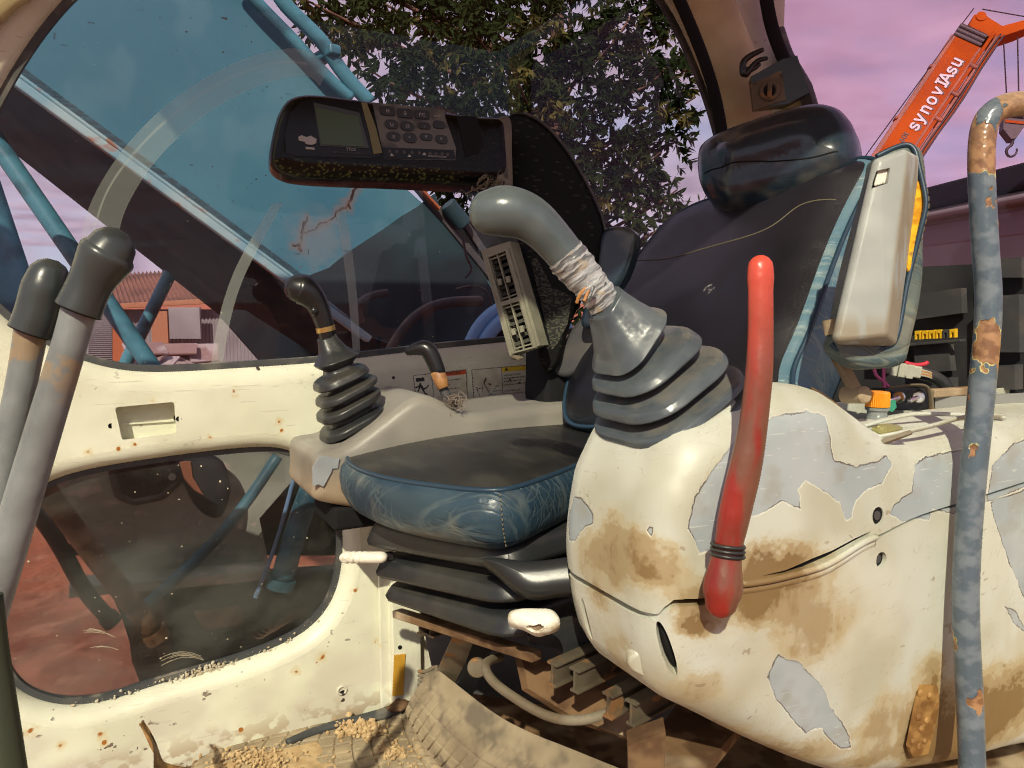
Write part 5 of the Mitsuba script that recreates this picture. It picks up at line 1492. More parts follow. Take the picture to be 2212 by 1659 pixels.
for j in range(3):
    q = U(1268 + 12 * j, 628 - 4 * j, .93)
    add(js + "__tape_shred", tube(spline([U(1246 + 9 * j, 655 - 6 * j, .93), U(1256 + 9 * j, 632 - 4 * j, .925), U(1270 + 8 * j, 622 - 3 * j, .925), U(1262 + 8 * j, 650 - 5 * j, .926)], 12), .0022, 5, flat=.3), "yellow_brown_tape" if j == 0 else "silver_tape", smooth=True)
mat("yellow_brown_tape", (0.42, 0.20, 0.07), rough=0.5)

fj = thing("far_joystick", "black joystick with gold ring and dark ribbed boot on the grey far console", "joystick")
keys = [(-1, 748, 948, 1.60, 25, .062), (0, 760, 912, 1.595, 25, .066), (1, 752, 872, 1.59, 25, .066), (2, 748, 842, 1.585, 25, .063), (3, 735, 815, 1.58, 22, .055), (4, 727, 775, 1.575, 18, .043), (5, 705, 728, 1.57, 18, .016)]
prof = [(-.95, .98), (-.6, 1.0), (-.4, .96)] + lipp(0, .70)[1:] + lipp(1, .70)[1:] + lipp(2, .66)[1:] + lipp(3, .62)[1:] + [(3.6, .62), (3.85, .92), (3.97, 1.03), (4.1, .98), (4.4, .86), (4.8, .96), (5, 1.15)]
add(fj + "__boot", boot_mesh(keys, prof), "black_rubber", smooth=True)
gp = np.array([(708, 738, 1.57, 17), (704, 712, 1.565, 19), (696, 685, 1.56, 21), (684, 656, 1.555, 25), (668, 636, 1.55, 31), (654, 626, 1.547, 34), (646, 624, 1.545, 31)])
gs2 = spline(np.c_[[U(*k[:3]) for k in gp], gp[:, 3] * 1.56 / FPX], 40)
add(fj + "__grip", tube(gs2[:, :3], gs2[:, 3], 24, round_ends=True), "black_plastic", smooth=True)
mat("gold_ring", (0.55, 0.38, 0.14), rough=0.3, metallic=0.8)
rc = gs2[8, :3]
add(fj + "__gold_ring", tube(np.array([rc - unit(gs2[9, :3] - rc) * .005, rc + unit(gs2[9, :3] - rc) * .005]), .0195, 24), "gold_ring", smooth=35)
add(fj + "__thumb_button", mball(U(680, 672, 1.535), (.008, .005, .008), 2), "black_plastic", smooth=True)

# ------------------------------------------------------------------ red safety lever
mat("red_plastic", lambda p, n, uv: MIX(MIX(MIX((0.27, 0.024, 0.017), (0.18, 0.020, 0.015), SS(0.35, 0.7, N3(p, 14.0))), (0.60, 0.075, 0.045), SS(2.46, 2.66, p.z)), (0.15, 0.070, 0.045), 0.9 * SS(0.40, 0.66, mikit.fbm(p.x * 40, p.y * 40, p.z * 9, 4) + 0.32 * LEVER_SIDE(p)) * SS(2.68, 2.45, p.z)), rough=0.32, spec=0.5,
    bump=lambda p, n, uv: N3(p, 60.0, 2) * 0.0008 + N3(p, 220.0, 2) * 0.0003)
gp = np.array([(1643, 578, .828, 27), (1643, 605, .828, 28), (1643, 622, .828, 26.5), (1643, 650, .828, 26.5), (1643, 720, .830, 27), (1640, 800, .830, 29), (1632, 880, .832, 30), (1622, 950, .834, 32), (1608, 1020, .836, 35), (1594, 1080, .838, 35), (1581, 1140, .840, 33),
               (1572, 1190, .842, 31), (1565, 1240, .842, 39), (1561, 1275, .842, 43), (1558, 1300, .842, 36)])
rl = spline(np.c_[[U(*k[:3]) for k in gp], gp[:, 3] * .835 / FPX], 90)
LAX = (rl[:, :3].copy())


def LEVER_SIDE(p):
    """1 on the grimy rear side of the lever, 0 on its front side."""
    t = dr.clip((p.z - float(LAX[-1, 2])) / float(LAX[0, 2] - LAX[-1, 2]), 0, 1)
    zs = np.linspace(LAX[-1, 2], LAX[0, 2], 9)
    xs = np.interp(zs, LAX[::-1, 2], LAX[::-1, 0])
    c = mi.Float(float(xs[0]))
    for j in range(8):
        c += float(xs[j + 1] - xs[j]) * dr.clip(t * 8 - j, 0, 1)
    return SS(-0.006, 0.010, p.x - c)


rd = thing("red_lever", "red safety lever standing in front of the cream near console", "lever")
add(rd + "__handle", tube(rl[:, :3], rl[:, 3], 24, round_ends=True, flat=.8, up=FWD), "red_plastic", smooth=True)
ci = int(np.argmin(np.abs(rl[:, 2] - U(1570, 1192, .842)[2])))
for j in (-1.2, 0, 1.2):
    c = rl[ci, :3] + A(0, 0, .0045 * j)
    ang = np.arange(40) / 40 * 6.283
    ring = c + (rl[ci, 3] + .002) * (np.cos(ang)[:, None] * unit(RGT + A(0, 0, -.10)) + .82 * np.sin(ang)[:, None] * FWD)
    add(rd + "__wire_tie", tube(ring, .0021, 6, closed=True), "black_rubber", smooth=True)
add(rd + "__pivot_mount", cyl(U(1560, 1296, .85), U(1560, 1296, .93), .012, 16), "dark_steel")

# ------------------------------------------------------------------ hand rail by the door
def rail_color(p, n, uv):
    a = mikit.fbm(p.x * 26 + 1, p.y * 26, p.z * 15, 4) + 0.16 * (mikit.fbm(p.x * 150, p.y * 150, p.z * 110, 3) - 0.5)
    hi = SS(2.30, 2.84, p.z)
    d = a - (0.775 - 0.32 * hi)
    c = MIX((0.085, 0.115, 0.145), (0.15, 0.18, 0.21), SS(0.4, 0.65, N3(p, 55.0, 4)))
    c = MIX(c, (0.55, 0.50, 0.20), SS(-0.022, -0.012, d) * SS(0.50, 0.58, N3(p, 19.0)))
    r = MIX(MIX((0.36, 0.20, 0.10), (0.20, 0.10, 0.05), SS(0.35, 0.65, N3(p, 90.0))), (0.44, 0.33, 0.22), SS(2.80, 2.98, p.z + 0.1 * (N3(p, 20.0) - .5)))
    return MIX(c, r, SS(-0.006, 0.004, d))


def rail_bump(p, n, uv):
    a = mikit.fbm(p.x * 26 + 1, p.y * 26, p.z * 15, 4) + 0.16 * (mikit.fbm(p.x * 150, p.y * 150, p.z * 110, 3) - 0.5) - (0.775 - 0.32 * SS(2.30, 2.84, p.z))
    return SS(0.006, -0.006, a) * 0.0012 + N3(p, 150.0, 3) * 0.0007


mat("flaking_rail_paint", rail_color, rough=0.24, spec=0.5, bump=rail_bump, eps=7e-4)
rail = thing("hand_rail", "bent grey hand rail with flaking rusty paint at the door", "handrail")
rp_ = [U(a, b, d + .035) for a, b, d in ((2420, 236, 1.10), (2300, 224, 1.06), (2210, 224, 1.03), (2165, 232, 1.02), (2135, 255, 1.02), (2122, 300, 1.02), (2120, 370, 1.02), (2124, 460, 1.02), (2130, 560, 1.02), (2135, 640, 1.02), (2132, 720, 1.02), (2122, 830, 1.02), (2110, 950, 1.02),
                                   (2098, 1070, 1.02), (2090, 1180, 1.02), (2086, 1300, 1.02), (2090, 1420, 1.02), (2096, 1540, 1.02), (2100, 1660, 1.02), (2104, 1800, 1.02))]
add(rail + "__bar", tube(spline(rp_, 220), .0168, 24), "flaking_rail_paint", smooth=True)
add(rail + "__foot", placed(rounded_box((.06, .05, .012), .004), rp_[-1], *np.eye(3)), "rust_steel")

# ------------------------------------------------------------------ travel levers
mat("lever_paint", lambda p, n, uv: MIX(MIX((0.20, 0.215, 0.215), (0.145, 0.155, 0.155), SS(0.35, 0.7, N3(p, 20.0))), (0.25, 0.18, 0.11), SS(0.54, 0.62, N3(p, 42.0, 4)) * SS(2.50, 2.57, p.z)), rough=0.42, bump=lambda p, n, uv: N3(p, 80.0, 2) * 0.0008)
mat("dark_grip_rubber", lambda p, n, uv: MIX((0.026, 0.032, 0.033), (0.042, 0.048, 0.048), SS(0.35, 0.7, N3(p, 18.0))), rough=0.30, spec=0.5)
for lab, grip, stem, dd in (("left travel lever, its dark green-grey grip the lower of the two", [(104, 600, 42), (98, 622, 46), (88, 655, 45), (78, 688, 45), (66, 718, 45)], [(70, 700, 34), (52, 800, 31), (28, 920, 31), (2, 1045, 31), (-50, 1300, 31)], .615),
                            ("right travel lever with a glossy bulging dark knob, the taller one", [(238, 540, 50), (233, 548, 57), (222, 566, 55), (202, 600, 47), (186, 632, 45), (168, 672, 48)], [(176, 650, 36), (150, 745, 35), (112, 870, 36), (70, 1010, 37), (22, 1170, 38), (-60, 1440, 39)], .60)):
    g = thing("travel_lever", lab, "lever", group="travel levers at the cab front")
    e = spline(np.c_[[U(a, b, dd) for a, b, r in grip], np.array([r for *_, r in grip]) * dd / FPX], 30)
    add(g + "__grip", tube(e[:, :3], e[:, 3], 26, round_start=True), "dark_grip_rubber", smooth=True)
    e = spline(np.c_[[U(a, b, dd + .004) for a, b, r in stem], np.array([r for *_, r in stem]) * dd / FPX], 40)
    add(g + "__stem", tube(e[:, :3], e[:, 3], 24), "lever_paint", smooth=True)
pb = thing("foreground_pedal_bar", "out of focus dark green bar at the bottom left corner", "pedal bar")
mat("dark_green_paint", (0.035, 0.045, 0.025), rough=0.5)
add(pb + "__bar", tube(spline([U(-42, 1290, .5), U(-30, 1400, .5), U(-12, 1520, .5), U(14, 1690, .5), U(30, 1800, .5)], 30), .0125, 16), "dark_green_paint", smooth=True)

# ------------------------------------------------------------------ far console with key and small lever
mat("grey_console_plastic", lambda p, n, uv: MIX(MIX((0.25, 0.235, 0.205), (0.18, 0.17, 0.15), SS(0.35, 0.7, N3(p, 8.0))), (0.42, 0.30, 0.18), 0.6 * SS(2.32, 2.20, p.z + .08 * (N3(p, 12.0) - .5)) * SS(.52, .40, p.x)), rough=0.38, spec=0.5)
mat("primer_patch", lambda p, n, uv: MIX((0.25, 0.27, 0.29), (0.31, 0.33, 0.35), SS(0.35, 0.7, N3(p, 15.0))), rough=0.5)
fc = thing("far_console", "grey far console with peeling front behind the seat cushion", "control console")
FCO = [(674, 985), (672, 1040), (672, 1072), (700, 1084), (745, 1092), (900, 1110), (1200, 1120), (1330, 1080), (1350, 960), (1330, 880), (1240, 866), (1150, 872), (1060, 886), (1000, 890), (965, 874), (935, 858), (903, 853), (872, 866), (830, 898), (780, 936), (730, 966), (695, 972)]
fco = [PY(a, b, 1.47) for a, b in FCO]
add(fc + "__shell", pillow([q - A(0, .025, 0) for q in fco], A(0, -1, 0), .235, .024, n=180, bulge=.004, h=.03, ease=.05), "grey_console_plastic", smooth=40)
for pl in (((690, 988), (706, 985), (724, 990), (716, 1020), (705, 1040), (698, 1052), (688, 1046), (676, 1050), (675, 1010)), ((712, 994), (733, 990), (730, 1012), (712, 1012))):
    add(fc + "__peeled_patch", prism([PY(a, b, 1.4395) for a, b in pl], A(0, .003, 0)), "primer_patch", smooth=False)
add(fc + "__underframe", placed(rounded_box((.30, .16, .05), .01), PY(735, 1104, 1.52) + A(.12, .02, 0), *np.eye(3)), "matte_black")
ig = thing("ignition_key", "black headed key standing in a chrome ignition switch on the far console", "ignition key")
kc = PY(1141, 872, 1.60)
add(ig + "__switch_base", cyl(kc - A(0, 0, .012), kc + A(0, 0, .012), .018, 28, .002), "chrome")
add(ig + "__switch_collar", cyl(kc + A(0, 0, .012), kc + A(0, 0, .018), .013, 24, .002), "chrome")
add(ig + "__key_head", placed(rounded_box((.020, .006, .034), .0025), kc + A(.002, 0, .038), *np.eye(3)), "black_plastic")
add(ig + "__key_tag", placed(rounded_box((.018, .003, .007), .001), kc + A(.022, .004, .034), *np.eye(3)), "gold_ring")
sl = thing("small_lever", "small black lever mended with orange tape on the far console", "lever")
gp = np.array([(884, 758, 1.60, 10), (902, 753, 1.60, 15), (920, 753, 1.60, 18), (933, 770, 1.60, 18), (946, 801, 1.60, 16)])
e = spline(np.c_[[U(*k[:3]) for k in gp], gp[:, 3] * 1.6 / FPX], 26)
add(sl + "__handle", tube(e[:, :3], e[:, 3], 18, round_ends=True), "black_plastic", smooth=True)
mat("orange_tape", lambda p, n, uv: MIX((0.40, 0.20, 0.07), (0.26, 0.12, 0.05), SS(0.35, 0.7, N3(p, 60.0))), rough=0.5)
add(sl + "__tape", tube(np.array([U(944, 802, 1.60), U(952, 822, 1.60), U(958, 838, 1.60)]), [.0145, .0148, .0125], 16), "orange_tape", smooth=True)
add(sl + "__stem", tube(np.array([U(952, 826, 1.605), U(966, 860, 1.61), U(980, 885, 1.615)]), [.010, .0095, .012], 12), "dark_steel", smooth=True)
mat("cloth_fray", (0.20, 0.16, 0.13), rough=0.95)
for j in range(26):
    c = U(982 + rng.normal(0, 9), 868 + rng.normal(0, 8), 1.595)
    q = [c + rng.normal(0, .008, 3) for _ in range(4)]
    add(sl + "__cloth_thread", tube(spline(q, 12), .0011, 4), "cloth_fray", smooth=True)

# ------------------------------------------------------------------ warning labels on the wall
mat("label_cream", lambda p, n, uv: MIX((0.66, 0.64, 0.52), (0.52, 0.48, 0.36), SS(0.4, 0.75, N3(p, 30.0))), rough=0.45)
mat("label_red", (0.62, 0.09, 0.03), rough=0.45)
mat("label_yellow", (0.72, 0.50, 0.04), rough=0.45)
mat("ink", (0.03, 0.03, 0.03), rough=0.6)
mat("faded_ink", (0.05, 0.048, 0.045), rough=0.6)
mat("brown_scuff", (0.14, 0.07, 0.03), rough=0.8)
YL = YW - .0012
lp = lambda a, b, k=0: PY(a, b, YL - .0004 * k)
w1 = thing("warning_label", "cream warning label with a red heading and a fleeing figure, left of the other label", "label")
add(w1 + "__sheet", prism([lp(*q) for q in ((890, 809), (1009, 796), (1012, 868), (898, 882))], A(0, .0008, 0)), "label_cream", smooth=False)
w2 = thing("warning_label", "cream label with a yellow heading and an excavator drawing, nearest the key", "label")
add(w2 + "__sheet", prism([lp(*q) for q in ((1018, 797), (1137, 787), (1144, 872), (1024, 880))], A(0, .0008, 0)), "label_cream", smooth=False)


def seg(k, a, b, w=1.0, m="ink", nm="line", d=1):
    add(k, strip_box(lp(*a, d), lp(*b, d), .0006 * w * 1.9, .0006, up=A(0, 1, 0)), m, smooth=False)


for p0, p1 in (((893, 811), (1007, 799)), ((1007, 799), (1010, 866)), ((893, 811), (900, 880)), ((932, 808), (939, 878))):
    seg(w1 + "__border", p0, p1)
add(w1 + "__red_heading", prism([lp(*q, 1) for q in ((933, 806), (1006, 799), (1006.5, 808), (934, 816))], A(0, .0004, 0)), "label_red", smooth=False)
exl = unit(PY(1130, 790, YL) - PY(1020, 800, YL))
eyl = np.cross(A(0, -1, 0), exl)


def ltext(k, s, a, b, hpx, m="ink", d=2, bold=False):
    h = hpx * 1.95 / FPX
    add(k, line_text(s, lp(a, b, d), exl, eyl, h, .0002, bold), m, smooth=False)


ltext(w1 + "__heading_text", "WARNING", 952, 811, 6.5, "brown_scuff", bold=True)
for s, a, b in (("wer boost switch", 957, 824), ("load", 962, 833), ("pected lowering", 958, 843), ("in severe", 964, 852), ("ost switch", 972, 867)):
    ltext(w1 + "__text_line", s, a, b, 3.6, "faded_ink")
ltext(w1 + "__text_line", "POWER BOOST SWITCH", 898, 875, 2.6, "faded_ink")
add(w1 + "__falling_load", prism([lp(*q, 1) for q in ((898, 817), (916, 815), (917, 823), (899, 825))], A(0, .0004, 0)), "ink", smooth=False)
add(w1 + "__figure_head", cyl(lp(907, 830, 1.5), lp(907, 830, 0.5), .0035, 14), "ink")
for p0, p1, wd in (((909, 833), (914, 841), 5), ((909, 833), (899, 837), 3), ((908, 834), (903, 846), 3), ((914, 841), (921, 838), 3.5), ((921, 838), (926, 832), 3), ((914, 841), (917, 849), 3.5), ((917, 849), (923, 852), 3), ((899, 837), (897, 838), 3)):
    seg(w1 + "__figure_limb", p0, p1, wd)
for p0, p1 in (((1019, 799), (1136, 789)), ((1136, 789), (1142, 866)), ((1019, 799), (1025, 878)), ((1083, 793), (1088, 874))):
    seg(w2 + "__border", p0, p1)
add(w2 + "__yellow_heading", prism([lp(*q, 1) for q in ((1084, 794), (1135.5, 789.5), (1136.5, 799), (1084.5, 804))], A(0, .0004, 0)), "label_yellow", smooth=False)
add(w2 + "__hazard_triangle", prism([lp(*q, 2) for q in ((1090, 801), (1094, 793), (1098, 800))], A(0, .0004, 0)), "ink", smooth=False)
for s, b in (("Bucket pin contact", 812), ("and damage cab when", 819), ("machine equipped", 826), ("with some attachments.", 833), ("Check clearance", 846), ("between bucket and", 853), ("cab before operation.", 860), ("Exercise care when", 867), ("operating a boom", 874)):
    ltext(w2 + "__text_line", s, 1088 + (b - 812) * .05, b, 3.6, "faded_ink")
for s, b in (("CAUTION", 836), ("FOR", 841), ("INTERFERENCE", 846)):
    ltext(w2 + "__text_line", s, 1066, b, 2.2, "faded_ink")
for p0, p1 in (((1041, 866), (1030, 838)), ((1030, 838), (1042, 840)), ((1030, 838), (1028, 836)), ((1042, 848), (1044, 826)), ((1044, 826), (1058, 846)), ((1046, 830), (1057, 850)), ((1052, 862), (1062, 851)), ((1062, 851), (1074, 852)), ((1074, 852), (1076, 860)), ((1050, 866), (1076, 864)),
               ((1048, 872), (1072, 870)), ((1050, 868), (1050, 875)), ((1072, 866), (1074, 872)), ((1056, 856), (1068, 842)), ((1030, 840), (1042, 868)), ((1054, 853), (1062, 864))):
    seg(w2 + "__drawing_line", p0, p1, .8, "faded_ink")
for p0, p1 in (((1050, 816), (1046, 828)), ((1056, 828), (1060, 832)), ((1100, 818), (1104, 823)), ((1120, 826), (1124, 828))):
    seg(w2 + "__scuff", p0, p1, 4, "brown_scuff", d=3)

# ------------------------------------------------------------------ air vent
mat("vent_cream", lambda p, n, uv: MIX((0.23, 0.225, 0.165), (0.17, 0.165, 0.12), SS(0.35, 0.7, N3(p, 16.0))), rough=0.5)
mat("vent_slat", (0.06, 0.06, 0.048), rough=0.5)
av = thing("air_vent", "cream air vent tower with two louvred outlets behind the joystick grip", "air vent")
vn = unit(A(-.80, -.60, .02))
vo = U(1102, 640, 1.60)
vp = lambda a, b, o=0.0: PL(a, b, vo + vn * o, vn)


def plate(out, hols, o, n, thick):
    """A plate facing n with holes; out and hols are lists of 3-D points."""
    ex, ey, ez = frame_from(n)
    f = lambda pts: [((q - vo) @ ex, (q - vo) @ ey) for q in np.asarray(pts)]
    pg = Polygon(f(out)).buffer(0)
    for h in hols:
        pg = pg.difference(Polygon(f(h)).buffer(0))
    m = trimesh.creation.extrude_polygon(pg, thick, engine="earcut")
    return placed(m, vo + ez * ((np.mean(out, 0) - vo) @ ez - thick), ex, ey, ez)


vout = [vp(*q) for q in ((1039, 541), (1101, 521), (1167, 746), (1101, 769))]
h1 = [vp(*q) for q in ((1056, 556), (1094, 542), (1121, 640), (1084, 653))]
h2 = [vp(*q) for q in ((1086, 661), (1123, 650), (1153, 748), (1112, 760))]
add(av + "__housing", plate(vout, [h1, h2], 0, vn, .045), "vent_cream", smooth=20)
add(av + "__backing", prism([q - vn * .046 for q in vout], -vn * .006), "matte_black", smooth=False)
add(av + "__outlet_bezel", plate([vp(*q, .004) for q in ((1049, 552), (1097, 536), (1160, 750), (1106, 764))], [h1, h2], 0, vn, .004), "vent_cream", smooth=20)
for (c0_, c1_, c2_, c3_) in (((1056, 556), (1094, 542), (1121, 640), (1084, 653)), ((1086, 661), (1123, 650), (1153, 748), (1112, 760))):
    L_ = lambda p, q, t: (p[0] + (q[0] - p[0]) * t, p[1] + (q[1] - p[1]) * t)
    lf_, rt_ = lambda t: L_(c0_, c3_, t), lambda t: L_(c1_, c2_, t)
    md = lambda t: L_(lf_(t), rt_(t), .5)
    add(av + "__divider", strip_box(vp(*md(0), -.004), vp(*md(1), -.004), .003, .008, up=vn), "vent_cream")
    for t in (.06, .94):
        add(av + "__edge_bar", strip_box(vp(*lf_(t), -.004), vp(*rt_(t), -.004), .003, .004, up=vn), "vent_cream")
    for s in (lf_, rt_):
        q0, q1 = L_(s(0), md(0), .07), L_(s(1), md(1), .07)
        add(av + "__edge_bar", strip_box(vp(*q0, -.004), vp(*q1, -.004), .003, .004, up=vn), "vent_cream")
    for j in range(1, 7):
        t = j / 7
        add(av + "__slat", strip_box(vp(*lf_(t), -.012), vp(*rt_(t - .02), -.012), .010, .0014, up=vn + A(0, 0, .9)), "vent_slat")
    for sgn in (-1, 1):
        m0, m1 = md(.52), md(.66)
        add(av + "__louvre_tab", strip_box(vp(m0[0] + 9 * sgn - 2, m0[1] - 3 * sgn, .004), vp(m1[0] + 9 * sgn - 3, m1[1] - 3 * sgn, .004), .009, .005, up=vn), "vent_cream")
chip = mball(vp(1118, 771, -.01), (.016, .008, .006), 3)
chip.vertices += (meshkit.fbm(chip.vertices * 120, 2) - .5)[:, None] * .008
add(av + "__crumbled_foam", chip, "dusty_cream_steel", smooth=False)

# ------------------------------------------------------------------ monitor pod on its dark cowl
def weave(p, n, uv):
    u, v = p.x * .9 + p.y * .35, p.z
    c = mikit.cell_rand(u * 330, v * 330, 1)
    e = SS(0.90, 0.93, c)
    band = SS(2.862, 2.854, p.z) * SS(2.828, 2.836, p.z) * SS(.66, .60, p.x)
    base = MIX((0.004, 0.004, 0.0045), (0.020, 0.019, 0.015), e)
    return MIX(base * 0.6, MIX((0.012, 0.012, 0.008), (0.11, 0.115, 0.035), SS(0.80, 0.86, c)), band * 0.8)


mat("woven_black", weave, rough=0.22, spec=0.2)
mat("cowl_black", lambda p, n, uv: MIX((0.003, 0.003, 0.003), (0.022, 0.021, 0.016), SS(0.93, 0.94, mikit.cell_rand((p.x + p.y * .6) * 240 + p.z * 60, p.z * 240, 1))), rough=0.5, spec=0.15)
mat("speaker_mesh", lambda p, n, uv: MIX((0.012, 0.012, 0.011), (0.06, 0.06, 0.04), SS(0.62, 0.7, mikit.cell_rand((p.x + p.y * .6) * 420, p.z * 420, 1))), rough=0.8)
mo = thing("monitor", "black machine monitor with a dull green screen and a worn keypad", "monitor")
m1_, m2_ = U(600, 290, 1.40), U(1080, 320, 1.535)
mh = unit(m2_ - m1_)
mn = unit(np.cross(mh, unit(A(0, 0, 1) + .18 * FWD)))
if np.dot(mn, CAM - m1_) < 0:
    mn = -mn
mp = lambda a, b, o=0.0: PL(a, b, m1_ + mn * o, mn)
MPX = [(584, 345), (586, 296), (600, 240), (622, 206), (660, 194), (760, 203), (960, 232), (1055, 243), (1098, 251), (1108, 300), (1110, 368), (1092, 391), (1030, 395), (850, 385), (645, 374), (604, 363)]
add(mo + "__case", pillow([mp(*q) for q in MPX], mn, .085, .030, n=160, rb=.02, h=.02), "woven_black", smooth=True)
gl = [(618, 330), (616, 290), (626, 245), (648, 221), (672, 214), (780, 219), (822, 336), (800, 342), (700, 339), (640, 337)]
mat("monitor_glass", (0.005, 0.006, 0.008), rough=0.12, spec=0.25)
add(mo + "__bezel", prism([mp(*q, .0012) for q in gl], -mn * .002), "monitor_glass", smooth=False)
mat("lcd_green", lambda p, n, uv: MIX((0.028, 0.055, 0.022), (0.036, 0.066, 0.024), SS(0.3, 0.7, N3(p, 14.0))), rough=0.2)
mat("lcd_dark", (0.030, 0.036, 0.036), rough=0.2)
scq = [(677, 221), (776, 243), (797, 320), (692, 315)]
scr = add(mo + "__screen", prism([mp(*q, .0026) for q in scq], -mn * .001), "lcd_dark", smooth=False, label="dull green display")
add(scr + "__display", prism([mp(*q, .0040) for q in ((680, 231), (774, 252), (788, 317), (694, 312))], -mn * .001), "lcd_green", smooth=False)
mat("yellowed_strip", (0.14, 0.125, 0.045), rough=0.4)
add(mo + "__yellowed_strip", prism([mp(*q, .0032) for q in ((780, 221), (793, 223), (801, 245), (812, 275), (826, 330), (807, 333), (797, 285), (788, 252))], -mn * .001), "yellowed_strip", smooth=False)
mat("sticker_grey", (0.34, 0.33, 0.30), rough=0.6)
add(mo + "__sticker", prism([mp(*q, .0032) for q in ((644, 296), (651, 292), (662, 296), (672, 293), (678, 297), (684, 300), (683, 309), (674, 313), (661, 311), (658, 306), (646, 304))], -mn * .001), "sticker_grey", smooth=False)
add(mo + "__sticker", prism([mp(*q, .0032) for q in ((660, 317), (679, 319), (680, 323), (661, 322))], -mn * .001), "sticker_grey", smooth=False)
mat("keypad_grey", lambda p, n, uv: MIX((0.115, 0.108, 0.09), (0.05, 0.047, 0.04), SS(0.42, 0.66, N3(p, 34.0))), rough=0.4)
kp = [(804, 221), (945, 234), (958, 241), (985, 320), (984, 346), (831, 344)]
add(mo + "__keypad_plate", prism([mp(*q, .0016) for q in kp], -mn * .002), "keypad_grey", smooth=False)
add(mo + "__lamp_strip", prism([mp(*q, .0028) for q in ((825, 318), (980, 324), (984, 344), (832, 343))], -mn * .001), "monitor_glass", smooth=False)
mu = np.cross(mn, mh)
mu = mu if mu[2] > 0 else -mu


def button(cx, cy, w, h, shape, txt=None):
    a, b = {"r": (1, .36), "o": (1, .5), "d": (1, .5), "u": (1, .5)}[shape]
    t = np.linspace(0, 2 * np.pi, 24, endpoint=False)
    n_ = {"r": 5, "o": 2.4, "d": 3, "u": 3}[shape]
    x, y = np.sign(np.cos(t)) * np.abs(np.cos(t)) ** (2 / n_), np.sign(np.sin(t)) * np.abs(np.sin(t)) ** (2 / n_)
    if shape == "d":
        y = np.where(y > 0, y * .55, y)
    if shape == "u":
        y = np.where(y < 0, y * .55, y)
    sk = .18
    q = [mp(cx + w / 2 * i + sk * h / 2 * j, cy + h / 2 * j + .07 * w / 2 * i, .0050) for i, j in zip(x, -y)]
    k = add(mo + "__button", prism(q, -mn * .004), "black_plastic", smooth=20)
    if txt:
        add(k + "__symbol", line_text(txt, mp(cx - 3.4 * len(txt), cy + 4.5, .0052), mh, mu, 8 * 1.46 / FPX, .0003), "sticker_grey", smooth=False)


for cx, cy, w, h, s, t in ((837, 239, 33, 20, "r", "H"), (875, 244, 34, 20, "r", "S"), (912, 247, 32, 19, "r", "FC"), (846, 268, 29, 20, "o", "U"), (880, 272, 29, 20, "o", "O"), (917, 273, 26, 19, "u", "-"), (949, 271, 25, 22, "u", "\u02c4"),
                           (851, 294, 29, 20, "o", "n"), (886, 297, 29, 22, "o", "^"), (921, 293, 26, 20, "d", "v"), (954, 298, 25, 24, "d", "v")):
    button(cx, cy, w, h, s, None if t == "\u02c4" else t)
add(mo + "__display_text", line_text("PONT", mp(937, 253, .0024), mh, mu, 4 * 1.48 / FPX, .0003), "sticker_grey", smooth=False)
add(mo + "__display_text", line_text("ITCS", mp(748, 325, .0026), mh, mu, 6 * 1.44 / FPX, .0003), "sticker_grey", smooth=False)
add(mo + "__display_text", line_text("INTELLIGENT TOTAL CONTROL SYSTEM", mp(721, 330, .0026), mh, mu, 3.0 * 1.44 / FPX, .0003), "keypad_grey", smooth=False)
add(mo + "__display_text", line_text("MEMORY MODE", mp(924, 339, .0034), mh, mu, 4.0 * 1.48 / FPX, .0003), "sticker_grey", smooth=False)
for a in (842, 857, 873, 890, 906, 929, 942, 955, 967):
    add(mo + "__lamp", cyl(mp(a, 327 + (a - 842) * .05, .0016), mp(a, 327 + (a - 842) * .05, .0042), .0032, 12), "dark_steel")
for a, b in ((846, 334), (884, 336), (916, 332)):
    add(mo + "__lamp_symbol", prism([mp(a + i, b + j, .0042) for i, j in ((-4, 3), (-2, 0), (0, -3), (3, 0), (5, 3))], -mn * .0008), "sticker_grey", smooth=False)
add(mo + "__side_recess", prism([mp(*q, .002) for q in ((986, 249), (1030, 252), (1046, 310), (1034, 330), (1006, 338))], -mn * .003), "matte_black", smooth=False)
mat("tan_worn_plastic", lambda p, n, uv: MIX(MIX((0.155, 0.135, 0.095), (0.115, 0.10, 0.075), SS(0.35, 0.65, N3(p, 12.0))), (0.02, 0.018, 0.015), SS(0.52, 0.62, mikit.fbm(p.x * 70, p.y * 70, p.z * 22, 3)) * SS(2.90, 2.83, p.z)), rough=0.6)
add(mo + "__arm_joint", pillow([mp(*q, -.004) for q in ((1055, 290), (1062, 268), (1080, 250), (1094, 246), (1105, 252), (1110, 320), (1112, 400), (1108, 412), (1080, 400), (1060, 372), (1053, 330))], mn, .07, .014, n=90), "tan_worn_plastic", smooth=40, label="tan worn joint where the arm meets the cowl")
for j in range(14):
    q = [mp(1022 + rng.uniform(0, 70), 388 + rng.uniform(-6, 22), .01 + rng.uniform(-.01, .01))]
    for s in range(3):
        q.append(q[-1] + rng.normal(0, .010, 3))
    add(mo + "__frayed_tape", tube(spline(q, 9), .0022, 5, flat=.3), "tan_worn_plastic", smooth=True)
cw = thing("pillar_cowl", "tall curved black cowl carrying the monitor arm behind the joystick grip", "cowl")
wn = unit(A(-.55, -.83, .02))
wo = U(1200, 500, 1.66)
cwp = [(1096, 250), (1130, 243), (1162, 258), (1200, 292), (1240, 346), (1276, 410), (1300, 465), (1310, 510), (1296, 575), (1256, 650), (1222, 730), (1206, 790), (1180, 806), (1160, 770), (1150, 690), (1120, 540), (1102, 420)]
